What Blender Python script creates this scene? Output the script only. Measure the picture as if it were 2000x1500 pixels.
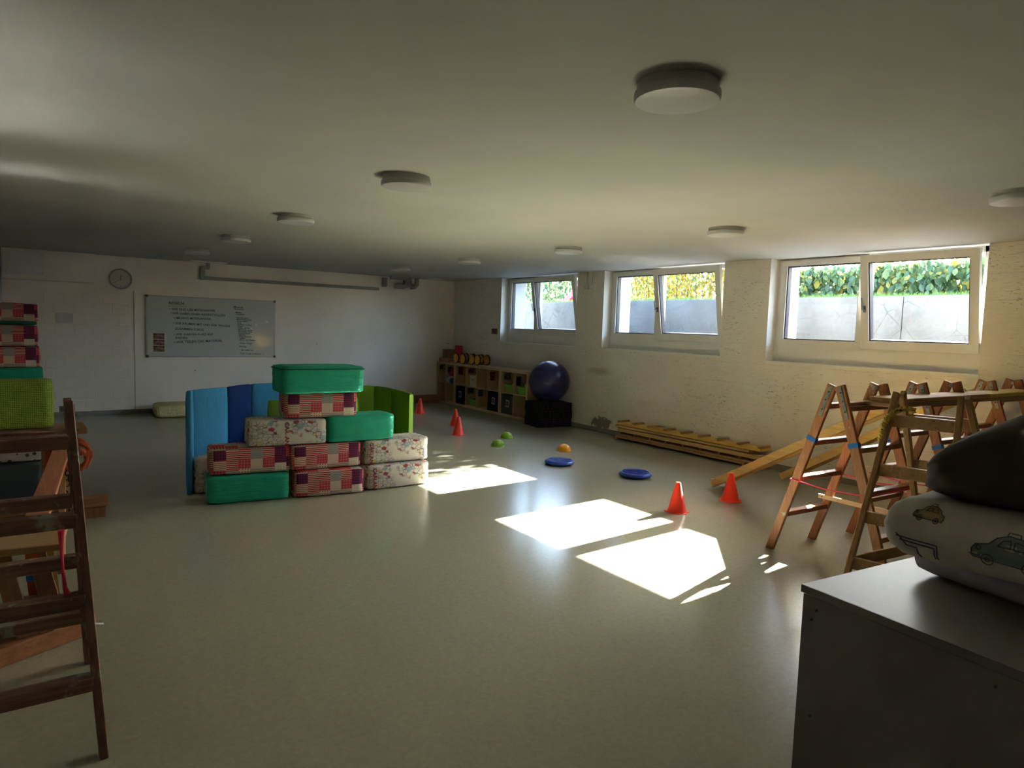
import bpy, bmesh, math, random
from mathutils import Vector, Matrix
from mathutils.bvhtree import BVHTree
random.seed(7)
PI = math.pi
sc = bpy.context.scene
for o in list(bpy.data.objects): bpy.data.objects.remove(o)
COL = sc.collection

# ---------------- camera ----------------
F = 1327.14; YAW = .613422; PIT = -.0835802; ROL = .0322979
CZ = 1.57
fw = Vector((math.sin(YAW)*math.cos(PIT), math.cos(YAW)*math.cos(PIT), math.sin(PIT)))
rt = Vector((math.cos(YAW), -math.sin(YAW), 0)); up = rt.cross(fw)
c_, s_ = math.cos(ROL), math.sin(ROL)
rt, up = c_*rt+s_*up, -s_*rt+c_*up
cam = bpy.data.cameras.new('camera'); co = bpy.data.objects.new('camera', cam); COL.objects.link(co)
cam.sensor_width = 36; cam.lens = F/2000*36; cam.clip_start = .05; cam.clip_end = 200
M = Matrix(((rt.x, up.x, -fw.x, 0), (rt.y, up.y, -fw.y, 0), (rt.z, up.z, -fw.z, CZ), (0, 0, 0, 1)))
co.matrix_world = M
sc.camera = co

# ---------------- light ----------------
SUN_TAN = .513; ELEV = math.atan(SUN_TAN); SUN_DY = .064
sun = bpy.data.lights.new('sun', 'SUN'); so = bpy.data.objects.new('sun', sun); COL.objects.link(so)
sun.energy = 160; sun.angle = math.radians(.53); sun.color = (1, .965, .91)
sdir = Vector((1, SUN_DY, SUN_TAN)).normalized()
so.rotation_euler = sdir.to_track_quat('Z', 'Y').to_euler(); so.location = (14, 4, 8)
w = bpy.data.worlds.new('world'); sc.world = w; w.use_nodes = True
wn = w.node_tree.nodes; wl = w.node_tree.links
sky = wn.new('ShaderNodeTexSky'); sky.sky_type = 'NISHITA'; sky.sun_disc = False
sky.sun_elevation = ELEV; sky.sun_rotation = math.atan2(1, SUN_DY)
sky.air_density = 1.0; sky.dust_density = 1.5; sky.ozone_density = 1.2
bg = wn['Background']; bg.inputs[1].default_value = 4.0
wl.new(sky.outputs[0], bg.inputs[0])
vs = sc.view_settings
vs.view_transform = 'Standard'; vs.look = 'None'; vs.gamma = 1; vs.exposure = 0.48; vs.use_curve_mapping = False
cy = sc.cycles
cy.use_denoising = True; cy.max_bounces = 10; cy.diffuse_bounces = 7; cy.glossy_bounces = 4
cy.transparent_max_bounces = 12; cy.caustics_reflective = True; cy.blur_glossy = 0.0
cy.sample_clamp_indirect = 0

# ---------------- node helpers ----------------
def S(c):
    def f(v): v /= 255; return v/12.92 if v <= .04045 else ((v+.055)/1.055)**2.4
    return (f(c[0]), f(c[1]), f(c[2]), 1)
class NT:
    def __init__(s, name, rough=.6, spec=.3, metal=0):
        s.m = bpy.data.materials.new(name); s.m.use_nodes = True
        s.n = s.m.node_tree.nodes; s.l = s.m.node_tree.links
        s.b = s.n['Principled BSDF']
        s.b.inputs['Roughness'].default_value = rough
        s.b.inputs['Specular IOR Level'].default_value = spec
        s.b.inputs['Metallic'].default_value = metal
    def put(s, inp, v):
        if hasattr(v, 'is_linked') or isinstance(v, bpy.types.NodeSocket): s.l.new(v, inp)
        else: inp.default_value = v
    def col(s, v): s.put(s.b.inputs['Base Color'], v); return s
    def coord(s, kind='Object', scale=(1, 1, 1), rot=(0, 0, 0), loc=(0, 0, 0)):
        t = s.n.new('ShaderNodeTexCoord'); mp = s.n.new('ShaderNodeMapping')
        mp.inputs['Scale'].default_value = scale; mp.inputs['Rotation'].default_value = rot; mp.inputs['Location'].default_value = loc
        s.l.new(t.outputs[kind], mp.inputs[0]); return mp.outputs[0]
    def noise(s, v, scale=5, detail=4, rough=.5, dist=0, out='Fac'):
        t = s.n.new('ShaderNodeTexNoise'); s.l.new(v, t.inputs['Vector'])
        t.inputs['Scale'].default_value = scale; t.inputs['Detail'].default_value = detail
        t.inputs['Roughness'].default_value = rough; t.inputs['Distortion'].default_value = dist
        return t.outputs[out]
    def vor(s, v, scale=5, feat='F1', out='Distance', rnd=1):
        t = s.n.new('ShaderNodeTexVoronoi'); t.feature = feat; s.l.new(v, t.inputs['Vector'])
        t.inputs['Scale'].default_value = scale; t.inputs['Randomness'].default_value = rnd
        return t.outputs[out]
    def ma(s, op, a, b=0, c=0):
        t = s.n.new('ShaderNodeMath'); t.operation = op
        for i, v in enumerate((a, b, c)):
            if i < len(t.inputs): s.put(t.inputs[i], v)
        return t.outputs[0]
    def ramp(s, f, stops, const=False):
        t = s.n.new('ShaderNodeValToRGB'); s.l.new(f, t.inputs[0])
        if const: t.color_ramp.interpolation = 'CONSTANT'
        e = t.color_ramp.elements
        while len(e) < len(stops): e.new(.5)
        for i, (p, c) in enumerate(stops): e[i].position = p; e[i].color = c if len(c) == 4 else (*c, 1)
        return t.outputs[0]
    def mix(s, f, a, b, mode='MIX'):
        t = s.n.new('ShaderNodeMix'); t.data_type = 'RGBA'; t.blend_type = mode
        s.put(t.inputs[0], f); s.put(t.inputs[6], a); s.put(t.inputs[7], b); return t.outputs[2]
    def sep(s, v):
        t = s.n.new('ShaderNodeSeparateXYZ'); s.l.new(v, t.inputs[0]); return t.outputs
    def comb(s, x, y, z=0):
        t = s.n.new('ShaderNodeCombineXYZ'); s.put(t.inputs[0], x); s.put(t.inputs[1], y); s.put(t.inputs[2], z); return t.outputs[0]
    def white(s, v, out='Value'):
        t = s.n.new('ShaderNodeTexWhiteNoise'); s.l.new(v, t.inputs['Vector']); return t.outputs[out]
    def bump(s, h, st=.3, d=.01):
        t = s.n.new('ShaderNodeBump'); s.l.new(h, t.inputs['Height']); t.inputs['Strength'].default_value = st; t.inputs['Distance'].default_value = d
        s.l.new(t.outputs[0], s.b.inputs['Normal']); return s

def plain(name, c, rough=.6, spec=.3, metal=0, var=.06, vs_=8, bump=0, bs=60):
    t = NT(name, rough, spec, metal); c = S(c)
    v = t.coord('Object'); n = t.noise(v, vs_, 3)
    d = tuple(x*(1-var*2) for x in c[:3]); l = tuple(min(1, x*(1+var*2)) for x in c[:3])
    t.col(t.ramp(n, [(.3, d), (.7, l)]))
    if bump: t.bump(t.noise(v, bs, 3), bump, .004)
    return t.m

def wood(name, a, b, rough=.55, axis=2, grain=1.0, stain=None):
    t = NT(name, rough, .3)
    sc_ = [26*grain]*3; sc_[axis] = 1.6*grain
    v = t.coord('Object', tuple(sc_)); n = t.noise(v, 1.6, 5, .6, 1.2)
    v2 = t.coord('Object'); n2 = t.noise(v2, 3, 2)
    c = t.ramp(n, [(.32, S(a)), (.62, S(b))])
    c = t.mix(t.ma('MULTIPLY', n2, .35), c, S(a))
    if stain:
        n3 = t.noise(t.coord('Object', loc=(3, 1, 7)), 9, 4, .6)
        c = t.mix(t.ramp(n3, [(.60, (0, 0, 0)), (.66, (1, 1, 1))]), c, S(stain))
    t.col(c); t.bump(n, .25, .002); return t.m

# ---------------- mesh helpers ----------------
def uv_box(bm):
    uv = bm.loops.layers.uv.verify()
    for f in bm.faces:
        n = f.normal; ax = max(range(3), key=lambda i: abs(n[i]))
        for l in f.loops:
            p = l.vert.co
            l[uv].uv = ((p.y, p.z), (p.x, p.z), (p.x, p.y))[ax] if ax else (p.y, p.z)
def B(): return bmesh.new()
def box(bm, x0, x1, y0, y1, z0, z1, mat=None):
    r = bmesh.ops.create_cube(bm, size=1)
    T = Matrix.Translation(((x0+x1)/2, (y0+y1)/2, (z0+z1)/2)) @ Matrix.Diagonal((x1-x0, y1-y0, z1-z0, 1))
    if mat is not None: T = mat @ T
    bmesh.ops.transform(bm, matrix=T, verts=r['verts']); return r['verts']
def bev(bm, w, seg=2):
    bmesh.ops.bevel(bm, geom=list(bm.edges), offset=w, segments=seg, affect='EDGES', profile=.5, clamp_overlap=True); return bm
def bar(bm, a, b, wx, wy, ref=(0, 0, 1)):
    """board from a to b; wx along ref-perp axis, wy along ref"""
    a, b = Vector(a), Vector(b); d = b-a; L = d.length; d.normalize()
    r = Vector(ref); x = d.cross(r)
    if x.length < 1e-4: x = d.cross(Vector((1, 0, 0)))
    x.normalize(); y = x.cross(d).normalized()
    m = Matrix(((x.x, y.x, d.x, a.x), (x.y, y.y, d.y, a.y), (x.z, y.z, d.z, a.z), (0, 0, 0, 1)))
    return box(bm, -wx/2, wx/2, -wy/2, wy/2, 0, L, m)
def cyl(bm, r1, r2, z0, z1, seg=24, cx=0, cy_=0, mat=None):
    r = bmesh.ops.create_cone(bm, cap_ends=True, segments=seg, radius1=r1, radius2=r2, depth=z1-z0)
    T = Matrix.Translation((cx, cy_, (z0+z1)/2))
    if mat is not None: T = mat @ T
    bmesh.ops.transform(bm, matrix=T, verts=r['verts']); return r['verts']
def rod(bm, a, b, r, seg=10):
    a, b = Vector(a), Vector(b); d = b-a
    q = d.to_track_quat('Z', 'Y').to_matrix().to_4x4(); q.translation = a
    return cyl(bm, r, r, 0, d.length, seg, mat=q)
def lathe(bm, prof, seg=32, rib=None):
    rings = []
    for k, (r, z) in enumerate(prof):
        if r < 1e-5: rings.append([bm.verts.new((0, 0, z))]); continue
        rings.append([bm.verts.new(((r if rib is None else r*rib(k, i/seg))*math.cos(2*PI*i/seg), (r if rib is None else r*rib(k, i/seg))*math.sin(2*PI*i/seg), z)) for i in range(seg)])
    for a, b in zip(rings, rings[1:]):
        for i in range(seg):
            j = (i+1) % seg
            if len(a) == 1 and len(b) == 1: continue
            if len(a) == 1: bm.faces.new((a[0], b[i], b[j]))
            elif len(b) == 1: bm.faces.new((a[i], b[0], a[j]))
            else: bm.faces.new((a[i], b[i], b[j], a[j]))
    bmesh.ops.recalc_face_normals(bm, faces=bm.faces)
def tube(bm, pts, r, seg=6, closed=False, rad=None):
    pts = [Vector(p) for p in pts]; n = len(pts); rings = []
    pn = None
    for i, p in enumerate(pts):
        if closed: d = pts[(i+1) % n]-pts[i-1]
        else: d = pts[min(i+1, n-1)]-pts[max(i-1, 0)]
        if d.length < 1e-9: d = Vector((0, 0, 1))
        d.normalize()
        if pn is None:
            pn = d.orthogonal().normalized()
        x = (pn-d*pn.dot(d))
        if x.length < 1e-6: x = d.orthogonal()
        x.normalize(); pn = x; y = d.cross(x)
        rr = rad(i/(n-1)) if rad else r
        rings.append([bm.verts.new(p+rr*(math.cos(2*PI*k/seg)*x+math.sin(2*PI*k/seg)*y)) for k in range(seg)])
    prs = list(zip(rings, rings[1:]))+([(rings[-1], rings[0])] if closed else [])
    for a, b in prs:
        for k in range(seg):
            j = (k+1) % seg; bm.faces.new((a[k], a[j], b[j], b[k]))
    if not closed:
        bm.faces.new(rings[0][::-1]); bm.faces.new(rings[-1])
def obj(name, bm, mat, parent=None, loc=None, rot=None, smooth=False):
    bm.normal_update(); uv_box(bm)
    me = bpy.data.meshes.new(name); bm.to_mesh(me); bm.free()
    me.materials.append(mat)
    if smooth:
        for p in me.polygons: p.use_smooth = True
    o = bpy.data.objects.new(name, me); COL.objects.link(o)
    if parent: o.parent = parent
    if loc: o.location = loc
    if rot: o.rotation_euler = rot
    return o
def inst(o, parent, loc, rot=None, scale=None):
    c = o.copy(); COL.objects.link(c); c.parent = parent; c.location = loc
    if rot: c.rotation_euler = rot
    if scale: c.scale = scale
    return c
def tag(o, label, cat, group=None, kind=None):
    if label: o['label'] = label
    if cat: o['category'] = cat
    if group: o['group'] = group
    if kind: o['kind'] = kind
    return o
def thing(name, label, cat, loc=(0, 0, 0), rz=0, group=None):
    o = bpy.data.objects.new(name, None); COL.objects.link(o); o.location = loc; o.rotation_euler = (0, 0, rz)
    o.empty_display_size = .1
    return tag(o, label, cat, group)
def struct(name, bm, m, parent=None, smooth=False):
    o = obj(name, bm, m, parent, smooth=smooth)
    if parent is None: o['kind'] = 'structure'
    return o
def auto_smooth(o, ang=40):
    me = o.data
    for p in me.polygons: p.use_smooth = True
    me.set_sharp_from_angle(angle=math.radians(ang))
def text(name, s, size, mat, parent, M4, ext=.0006, align='LEFT'):
    cu = bpy.data.curves.new(name, 'FONT'); cu.body = s; cu.size = size; cu.extrude = ext; cu.align_x = align; cu.offset = size*.018; cu.resolution_u = 2
    o = bpy.data.objects.new(name, cu); COL.objects.link(o)
    bpy.context.view_layer.update()
    me = bpy.data.meshes.new_from_object(o); bpy.data.objects.remove(o)
    me.materials.clear(); me.materials.append(mat); me.transform(M4)
    o = bpy.data.objects.new(name, me); COL.objects.link(o); o.parent = parent
    return o

# ---------------- materials ----------------
def m_floor():
    t = NT('linoleum', .3, .5)
    v = t.coord('Object'); n1 = t.noise(v, 38, 6, .65, .6); n2 = t.noise(v, 1.1, 3, .5)
    n3 = t.noise(t.coord('Object', (1, 1.6, 1)), 210, 2, .5)
    c = t.ramp(n1, [(.3, S((143, 141, 122))), (.5, S((151, 149, 130))), (.7, S((159, 157, 138)))])
    c = t.mix(t.ma('MULTIPLY', n2, .3), c, S((148, 146, 126)))
    c = t.mix(t.ramp(n3, [(.62, (0, 0, 0)), (.72, (.35, .35, .35))]), c, S((112, 112, 92)))
    t.col(c)
    t.b.inputs['Roughness'].default_value = .20
    t.bump(t.noise(v, 160, 2), .02, .0006); return t.m
def m_concrete_wall():
    t = NT('white_painted_board_concrete', .7, .2)
    # wall lies in the Y-Z plane: long axis Y
    v = t.coord('Object'); x, y, z = t.sep(v)
    base = t.ramp(t.noise(v, 1.3, 4, .6), [(.3, S((214, 208, 196))), (.7, S((228, 223, 213)))])
    pit = t.noise(t.coord('Object', (1, 7, 30)), 2.6, 6, .72, .3)
    pm = t.ramp(pit, [(.60, (0, 0, 0)), (.635, (1, 1, 1))])
    reg = t.ramp(t.noise(t.coord('Object', loc=(2, 4, 1)), 1.6, 3, .6), [(.40, (0, 0, 0)), (.56, (1, 1, 1))])
    pm2 = t.ma('MULTIPLY', pm, reg)
    c = t.mix(t.ma('MULTIPLY', pm2, .75), base, S((120, 114, 98)))
    # small dark holes
    vd = t.vor(t.coord('Object', (1, 1, 1.6)), 6.5); hm = t.ma('LESS_THAN', vd, .055)
    rr = t.white(t.comb(t.ma('FLOOR', t.ma('MULTIPLY', y, 3)), t.ma('FLOOR', t.ma('MULTIPLY', z, 4))))
    c = t.mix(t.ma('MULTIPLY', hm, t.ma('GREATER_THAN', rr, .55)), c, S((96, 90, 78)))
    # formwork board joints
    zz = t.ma('ADD', z, t.ma('MULTIPLY', t.noise(v, 2, 2), .012))
    jn = t.ma('ABSOLUTE', t.ma('SUBTRACT', t.ma('FRACT', t.ma('DIVIDE', zz, .245)), .5))
    jm = t.ma('GREATER_THAN', jn, .490)
    jb = t.ma('MULTIPLY', jm, t.ramp(t.noise(t.coord('Object', (1, 2.2, 9)), 1, 3), [(.48, (0, 0, 0)), (.6, (1, 1, 1))]))
    c = t.mix(t.ma('MULTIPLY', jb, .35), c, S((150, 143, 126)))
    # bare patch low on the wall and grey smudge
    def blob(cy0, cz0, ry, rz, nscale, thr, wob=.8):
        dy = t.ma('DIVIDE', t.ma('SUBTRACT', y, cy0), ry); dz = t.ma('DIVIDE', t.ma('SUBTRACT', z, cz0), rz)
        d = t.ma('SQRT', t.ma('ADD', t.ma('MULTIPLY', dy, dy), t.ma('MULTIPLY', dz, dz)))
        return t.ma('ADD', d, t.ma('MULTIPLY', t.ma('SUBTRACT', t.noise(v, nscale, 5, .7), .5), wob))
    c = t.mix(t.ramp(blob(7.72, .14, .34, .13, 16, 1, 2.2), [(.62, (1, 1, 1)), (.70, (0, 0, 0))]), c, S((132, 126, 110)))
    c = t.mix(t.ramp(blob(7.80, .93, .34, .075, 7, 1, .5), [(.25, (.42, .42, .42)), (1, (0, 0, 0))]), c, S((112, 112, 104)))
    t.col(c)
    h = t.ma('SUBTRACT', t.noise(t.coord('Object', (1, 3, 14)), 4, 6, .65), t.ma('ADD', t.ma('MULTIPLY', pm2, .5), t.ma('MULTIPLY', jm, .6)))
    h = t.ma('ADD', h, t.ma('MULTIPLY', t.white(t.comb(0, t.ma('FLOOR', t.ma('ADD', t.ma('DIVIDE', zz, .245), .5)))), .5))
    t.bump(h, .8, .008); return t.m
def m_plaster(name, a, b, bump=.12, pits=True):
    t = NT(name, .75, .2); v = t.coord('Object')
    c = t.ramp(t.noise(v, 1.2, 4, .6), [(.3, S(a)), (.7, S(b))])
    if pits:
        hm = t.ma('LESS_THAN', t.vor(v, 3.2), .035); c = t.mix(t.ma('MULTIPLY', hm, .7), c, S((110, 102, 88)))
    t.col(c); t.bump(t.noise(v, 28, 4, .6), bump, .004); return t.m
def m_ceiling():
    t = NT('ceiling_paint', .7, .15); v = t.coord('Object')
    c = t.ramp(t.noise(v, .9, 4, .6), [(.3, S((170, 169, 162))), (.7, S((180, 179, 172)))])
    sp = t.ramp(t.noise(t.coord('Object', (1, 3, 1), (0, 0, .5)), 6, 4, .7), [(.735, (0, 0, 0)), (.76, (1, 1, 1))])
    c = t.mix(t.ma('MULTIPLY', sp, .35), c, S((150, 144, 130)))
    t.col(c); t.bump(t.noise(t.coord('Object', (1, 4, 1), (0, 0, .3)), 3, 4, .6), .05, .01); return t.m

MF = m_floor(); MR = m_concrete_wall(); MC = m_ceiling()
MW = m_plaster('white_painted_wall', (224, 216, 206), (236, 229, 220))
MREV = m_plaster('window_reveal_paint', (212, 210, 204), (226, 224, 218), .04, False)
MFR = plain('white_window_frame', (214, 212, 206), .35, .4, var=.01)
MGASK = plain('dark_gasket', (58, 58, 62), .5, .3)
MSKIRT = plain('grey_skirting', (128, 126, 118), .5, .4, var=.05)
MCONC = None
def m_outer_concrete():
    t = NT('cracked_concrete', .85, .2); v = t.coord('Object')
    c = t.ramp(t.noise(v, 2.2, 6, .65), [(.3, S((98, 95, 89))), (.7, S((124, 121, 114)))])
    e = t.vor(t.coord('Object', loc=(.3, 0, .2)), 3.4, 'DISTANCE_TO_EDGE')
    vv = t.noise(v, 7, 3, .6)
    e2 = t.ma('ADD', e, t.ma('MULTIPLY', t.ma('SUBTRACT', vv, .5), .10))
    cm = t.ma('MULTIPLY', t.ramp(e2, [(.0, (1, 1, 1)), (.022, (0, 0, 0))]), t.ramp(t.noise(v, .8, 2), [(.48, (0, 0, 0)), (.58, (1, 1, 1))]))
    c = t.mix(t.ma('MULTIPLY', cm, .8), c, S((84, 82, 76)))
    st = t.ramp(t.noise(t.coord('Object', (1, 9, 2.2)), 2.6, 5, .7), [(.56, (0, 0, 0)), (.72, (.55, .55, .55))])
    c = t.mix(st, c, S((100, 98, 90)))
    t.col(c); t.bump(t.noise(v, 24, 5, .65), .4, .006); return t.m
MCONC = m_outer_concrete()
MREND = plain('pale_blue_render', (196, 200, 214), .8, .2, var=.02)

RW, RD, RH = 7.144, 12.324, 2.4706
XL, YB = -3.2, -2.6
# ---------------- setting ----------------
b = B(); box(b, XL-.1, RW+.0, YB-.1, RD+.0, -.12, 0); struct('floor', b, MF)
b = B(); box(b, XL-.1, 7.89, YB-.1, RD+.2, RH, RH+.24); struct('ceiling', b, MC)
b = B(); box(b, XL-.1, RW+.6, RD, RD+.25, -.1, RH); wb = struct('wall_back', b, MW)
b = B(); box(b, XL-.25, XL, YB-.1, RD, -.1, RH); struct('wall_left', b, MW)
b = B(); box(b, XL-.1, RW+.6, YB-.3, YB, -.1, RH); struct('wall_front', b, MW)
# right wall with three openings
WIN = [(8.405, 10.585, 1.285), (5.565, 7.79, 1.285), (2.655, 4.915, 1.262)]
b = B()
XO = 7.655
ys = [RD]
prev = RD
for (y0, y1, zs) in WIN:
    box(b, RW, XO, y1, prev, -.1, RH); box(b, RW, XO, y0, y1, -.1, zs); prev = y0
box(b, RW, XO, YB-.3, prev, -.1, RH)
wr = struct('wall_right', b, MR)
# ragged board-marked lips: thin formwork joints standing proud
# painted reveals (thin linings) as trim
XF = 7.29
def sash(parent, y0, y1, z0, z1, fw_=.062, th=.05, tilt=0, x=XF, nm='sash', handle=None):
    """casement of 4 profile bars, gasket, pane; local origin at its bottom hinge line"""
    e = bpy.data.objects.new('piv', None)
    W_, H_ = y1-y0, z1-z0
    b = B()
    box(b, 0, th, 0, fw_, 0, H_); box(b, 0, th, W_-fw_, W_, 0, H_)
    box(b, 0, th, fw_, W_-fw_, 0, fw_*1.15); box(b, 0, th, fw_, W_-fw_, H_-fw_, H_)
    s_o = obj(nm, b, MFR, parent)
    s_o.location = (x, y0, z0); s_o.rotation_euler = (0, -tilt, 0)
    b = B(); g = .012
    a0, a1, c0, c1 = fw_, W_-fw_, fw_*1.15, H_-fw_
    for q in ((a0, a0+g, c0, c1), (a1-g, a1, c0, c1), (a0, a1, c0, c0+g), (a0, a1, c1-g, c1)):
        box(b, th*.35, th+.03, *q)
    obj('gasket', b, MGASK, s_o)
    b = B(); box(b, th*.5, th*.5+.006, a0, a1, c0, c1); obj('pane', b, MGL, s_o)
    if handle is not None:
        b = B(); hy = handle
        box(b, -.008, 0, hy-.014, hy+.014, H_*.40, H_*.40+.07)
        rod(b, (-.045, hy, H_*.40+.035), (-.004, hy, H_*.40+.035), .009, 10)
        rod(b, (-.045, hy, H_*.40+.03), (-.05, hy, H_*.40+.16), .0085, 10)
        obj('handle', b, MHD, s_o)
    return s_o
def m_glass():
    t = NT('window_glass'); n = t.n; l = t.l
    tr = n.new('ShaderNodeBsdfTransparent'); tr.inputs[0].default_value = (.93, .95, .95, 1)
    gl = n.new('ShaderNodeBsdfGlossy'); gl.inputs['Roughness'].default_value = .02
    lw = n.new('ShaderNodeLayerWeight'); lw.inputs[0].default_value = .5
    fz = t.ma('ADD', t.ma('MULTIPLY', t.ma('POWER', lw.outputs['Facing'], 5), .75), .03)
    mx = n.new('ShaderNodeMixShader'); l.new(fz, mx.inputs[0]); l.new(tr.outputs[0], mx.inputs[1]); l.new(gl.outputs[0], mx.inputs[2])
    l.new(mx.outputs[0], n['Material Output'].inputs[0]); return t.m
MGL = m_glass()
MHD = plain('brushed_metal_handle', (120, 118, 120), .3, .6, .8)
MULL = [9.66, 6.775, 3.84]
for i, ((y0, y1, zs), my) in enumerate(zip(WIN, MULL)):
    root = thing('window_%d' % (i+1), None, None, (0, 0, 0)); root['kind'] = 'structure'
    # fixed frame
    fz0, fz1 = 1.455, 2.452; fy0, fy1 = y0+.07, y1-.06
    b = B()
    box(b, XF+.03, XF+.10, y0, fy0+.03, zs, RH); box(b, XF+.03, XF+.10, fy1-.03, y1, zs, RH)
    box(b, XF+.03, XF+.10, fy0, fy1, fz1-.035, RH); box(b, XF+.03, XF+.10, fy0, fy1, 1.40, fz0+.03)
    box(b, XF+.035, XF+.10, my-.028, my+.028, fz0, fz1)
    obj('window_frame', b, MFR, root)
    b = B(); box(b, XF+.02, XF+.09, y0, y1, zs, 1.452); obj('apron_panel', b, MREV, root)
    b = B(); box(b, RW-.004, XF+.02, y0, y1, zs-.02, zs+.004); obj('window_sill', b, MREV, root)
    sash(root, my+.012, fy1, fz0, fz1, fw_=.066)
    sash(root, fy0, my-.005, fz0, fz1-.004, fw_=.078, tilt=.165, x=XF-.012, handle=my-.005-fy0-.04)
    # side/top linings of the recess
    b = B(); box(b, RW-.001, XF+.03, y1-.006, y1+.0, zs, RH); box(b, RW-.001, XF+.03, y0, y0+.006, zs, RH); obj('reveal_lining', b, MREV, root)
    # outer reveal linings
    b = B(); box(b, XF+.10, XO+.01, y1-.055, y1-.0, 1.3, RH); box(b, XF+.10, XO+.01, y0, y0+.05, 1.3, RH); obj('outer_reveal', b, MREND, root)
    b = B(); box(b, XF+.10, XO+.03, y0+.05, y1-.055, 1.40, 1.43); obj('outer_sill', b, plain('zinc_sill', (150, 152, 155), .45, .5, .3), root)
    # hinge block
    b = B(); box(b, XF-.006, XF+.03, fy0-.03, fy0, fz0, fz0+.085); bev(b, .004, 1); obj('hinge', b, MFR, root)
MADDED = plain('added_dark_facing', (46, 44, 42), .85, .2)  # unseen dark skin added outside so the sunlit facade bounces less onto retaining wall
b = B()
prev = RD
for (y0, y1, zs) in WIN:
    box(b, XO, XO+.03, y1, prev, 1.28, RH); box(b, XO, XO+.03, y0, y1, 1.28, 1.40); prev = y0
box(b, XO, XO+.03, YB-.3, prev, 1.28, RH)
struct('trim_4', b, MADDED)
# skirtings
b = B(); box(b, RW-.012, RW, YB, RD, 0, .062); bev(b, .003, 1); struct('baseboard_right', b, MSKIRT)
b = B(); box(b, -.40, RW-.012, RD-.012, RD, 0, .062); bev(b, .003, 1); struct('baseboard_back', b, MSKIRT)
# blockwork on the back wall
b = B(); box(b, 0, .246, -.004, .004, 0, .162); bev(b, .003, 1)
brow = []
first = None
for r in range(11):
    for c in range(-3, 5):
        x = .10+c*.25+(r % 2)*.125+.02; z = .075+r*.165
        if x+.246 > 1.29: continue
        if first is None:
            first = obj('block', b, MW, wb, (x, RD-.0006, z)); first['kind'] = 'part'; del first['kind']
        else:
            o = inst(first, wb, (x+random.uniform(-.002, .002), RD-.0006+random.uniform(-.0012, .0014), z))
b = B(); box(b, 1.292, 1.306, RD-.006, RD+.001, .06, 1.95); obj('joint_strip', b, plain('wall_joint', (176, 168, 150), .8), wb)
# ceiling-high service box, back left
b = B(); box(b, -.37, .77, RD-.16, RD-.002, 2.03, RH-.002); bev(b, .004, 1)
sb = obj('service_duct_casing', b, MW); tag(sb, 'white boxed-in duct casing in the back left corner under the ceiling', 'duct casing')
b = B(); box(b, -.35, .14, RD-.172, RD-.16, 2.10, 2.42); bev(b, .003, 1); hp = obj('access_panel', b, MREV, sb)
b = B()
for (x, z) in ((-.32, 2.13), (-.32, 2.39), (.11, 2.13), (.11, 2.39)): rod(b, (x, RD-.176, z), (x, RD-.172, z), .006, 8)
obj('screw', b, MHD, sb)['kind'] = 'stuff'
b = B(); box(b, -.60, -.375, RD-.9, RD-.001, 0, RH); struct('trim_1', b, plain('grey_painted_pillar', (150, 150, 156), .6))

# ---------------- outside ----------------
MGROUND = plain('paved_well', (150, 146, 136), .9, .2, var=.08, bump=.3)
b = B(); box(b, XO, 9.2, -2.6, 15.5, 1.18, 1.28); struct('trim_2', b, MGROUND)
XW = 9.2; ZW = 2.135
segs = [(-2.5, 1.2), (1.2, 4.35), (4.35, 7.15), (7.15, 10.1), (10.1, 15.5)]
rw = thing('retaining_wall', None, None); rw['kind'] = 'structure'
for (a, c) in segs:
    b = B(); box(b, XW, XW+.22, a+.005, c-.005, 1.2, ZW); bev(b, .006, 1); obj('wall_section', b, MCONC, rw)
MEARTH = plain('lawn_earth', (96, 104, 60), .95, .1, var=.2, vs_=20)
b = B(); box(b, XW+.2, 22, -6, 26, 1.6, ZW-.02); struct('trim_3', b, MEARTH)
def leafmat(name, cols, trans=.35):
    t = NT(name, .5, .4)
    oi = t.n.new('ShaderNodeObjectInfo'); g = t.n.new('ShaderNodeNewGeometry')
    r = t.ma('FRACT', t.ma('ADD', oi.outputs['Random'], g.outputs['Random Per Island']))
    c = t.ramp(r, [(i/len(cols), S(cc)) for i, cc in enumerate(cols)], True)
    t.col(c)
    tl = t.n.new('ShaderNodeBsdfTranslucent'); t.l.new(c, tl.inputs[0])
    mx = t.n.new('ShaderNodeMixShader'); mx.inputs[0].default_value = trans
    t.l.new(t.b.outputs[0], mx.inputs[1]); t.l.new(tl.outputs[0], mx.inputs[2]); t.l.new(mx.outputs[0], t.n['Material Output'].inputs[0])
    return t.m
ML_G = leafmat('hedge_leaf', [(79, 99, 60), (64, 86, 53), (92, 107, 62), (56, 78, 51), (99, 109, 57), (78, 96, 66), (129, 116, 45), (71, 92, 59)])
ML_Y = leafmat('autumn_leaf', [(157, 138, 54), (144, 131, 61), (168, 129, 50), (114, 120, 63), (149, 114, 53), (162, 149, 70), (97, 107, 61)])
ML_D = leafmat('dark_leaf', [(70, 92, 62), (92, 112, 78), (60, 80, 58), (110, 120, 84)])
ML_GR = leafmat('grass_blade', [(114, 142, 63), (100, 131, 55), (129, 153, 72), (91, 122, 53)], .4)
def leaf_bm(bm, p, n, up_, s, asp=.8):
    """a cupped, pointed leaf of 6 triangles"""
    n = n.normalized(); u = (up_-n*up_.dot(n)).normalized(); v = n.cross(u)
    pr = [(0, -.55, 0), (.38, -.2, .06), (.42, .18, .07), (0, .6, -.02), (-.42, .18, .07), (-.38, -.2, .06), (0, 0, -.04)]
    vv = [bm.verts.new(p+s*(asp*a*v+b_*u+c*n)) for a, b_, c in pr]
    for i in range(6): bm.faces.new((vv[i], vv[(i+1) % 6], vv[6]))
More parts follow.
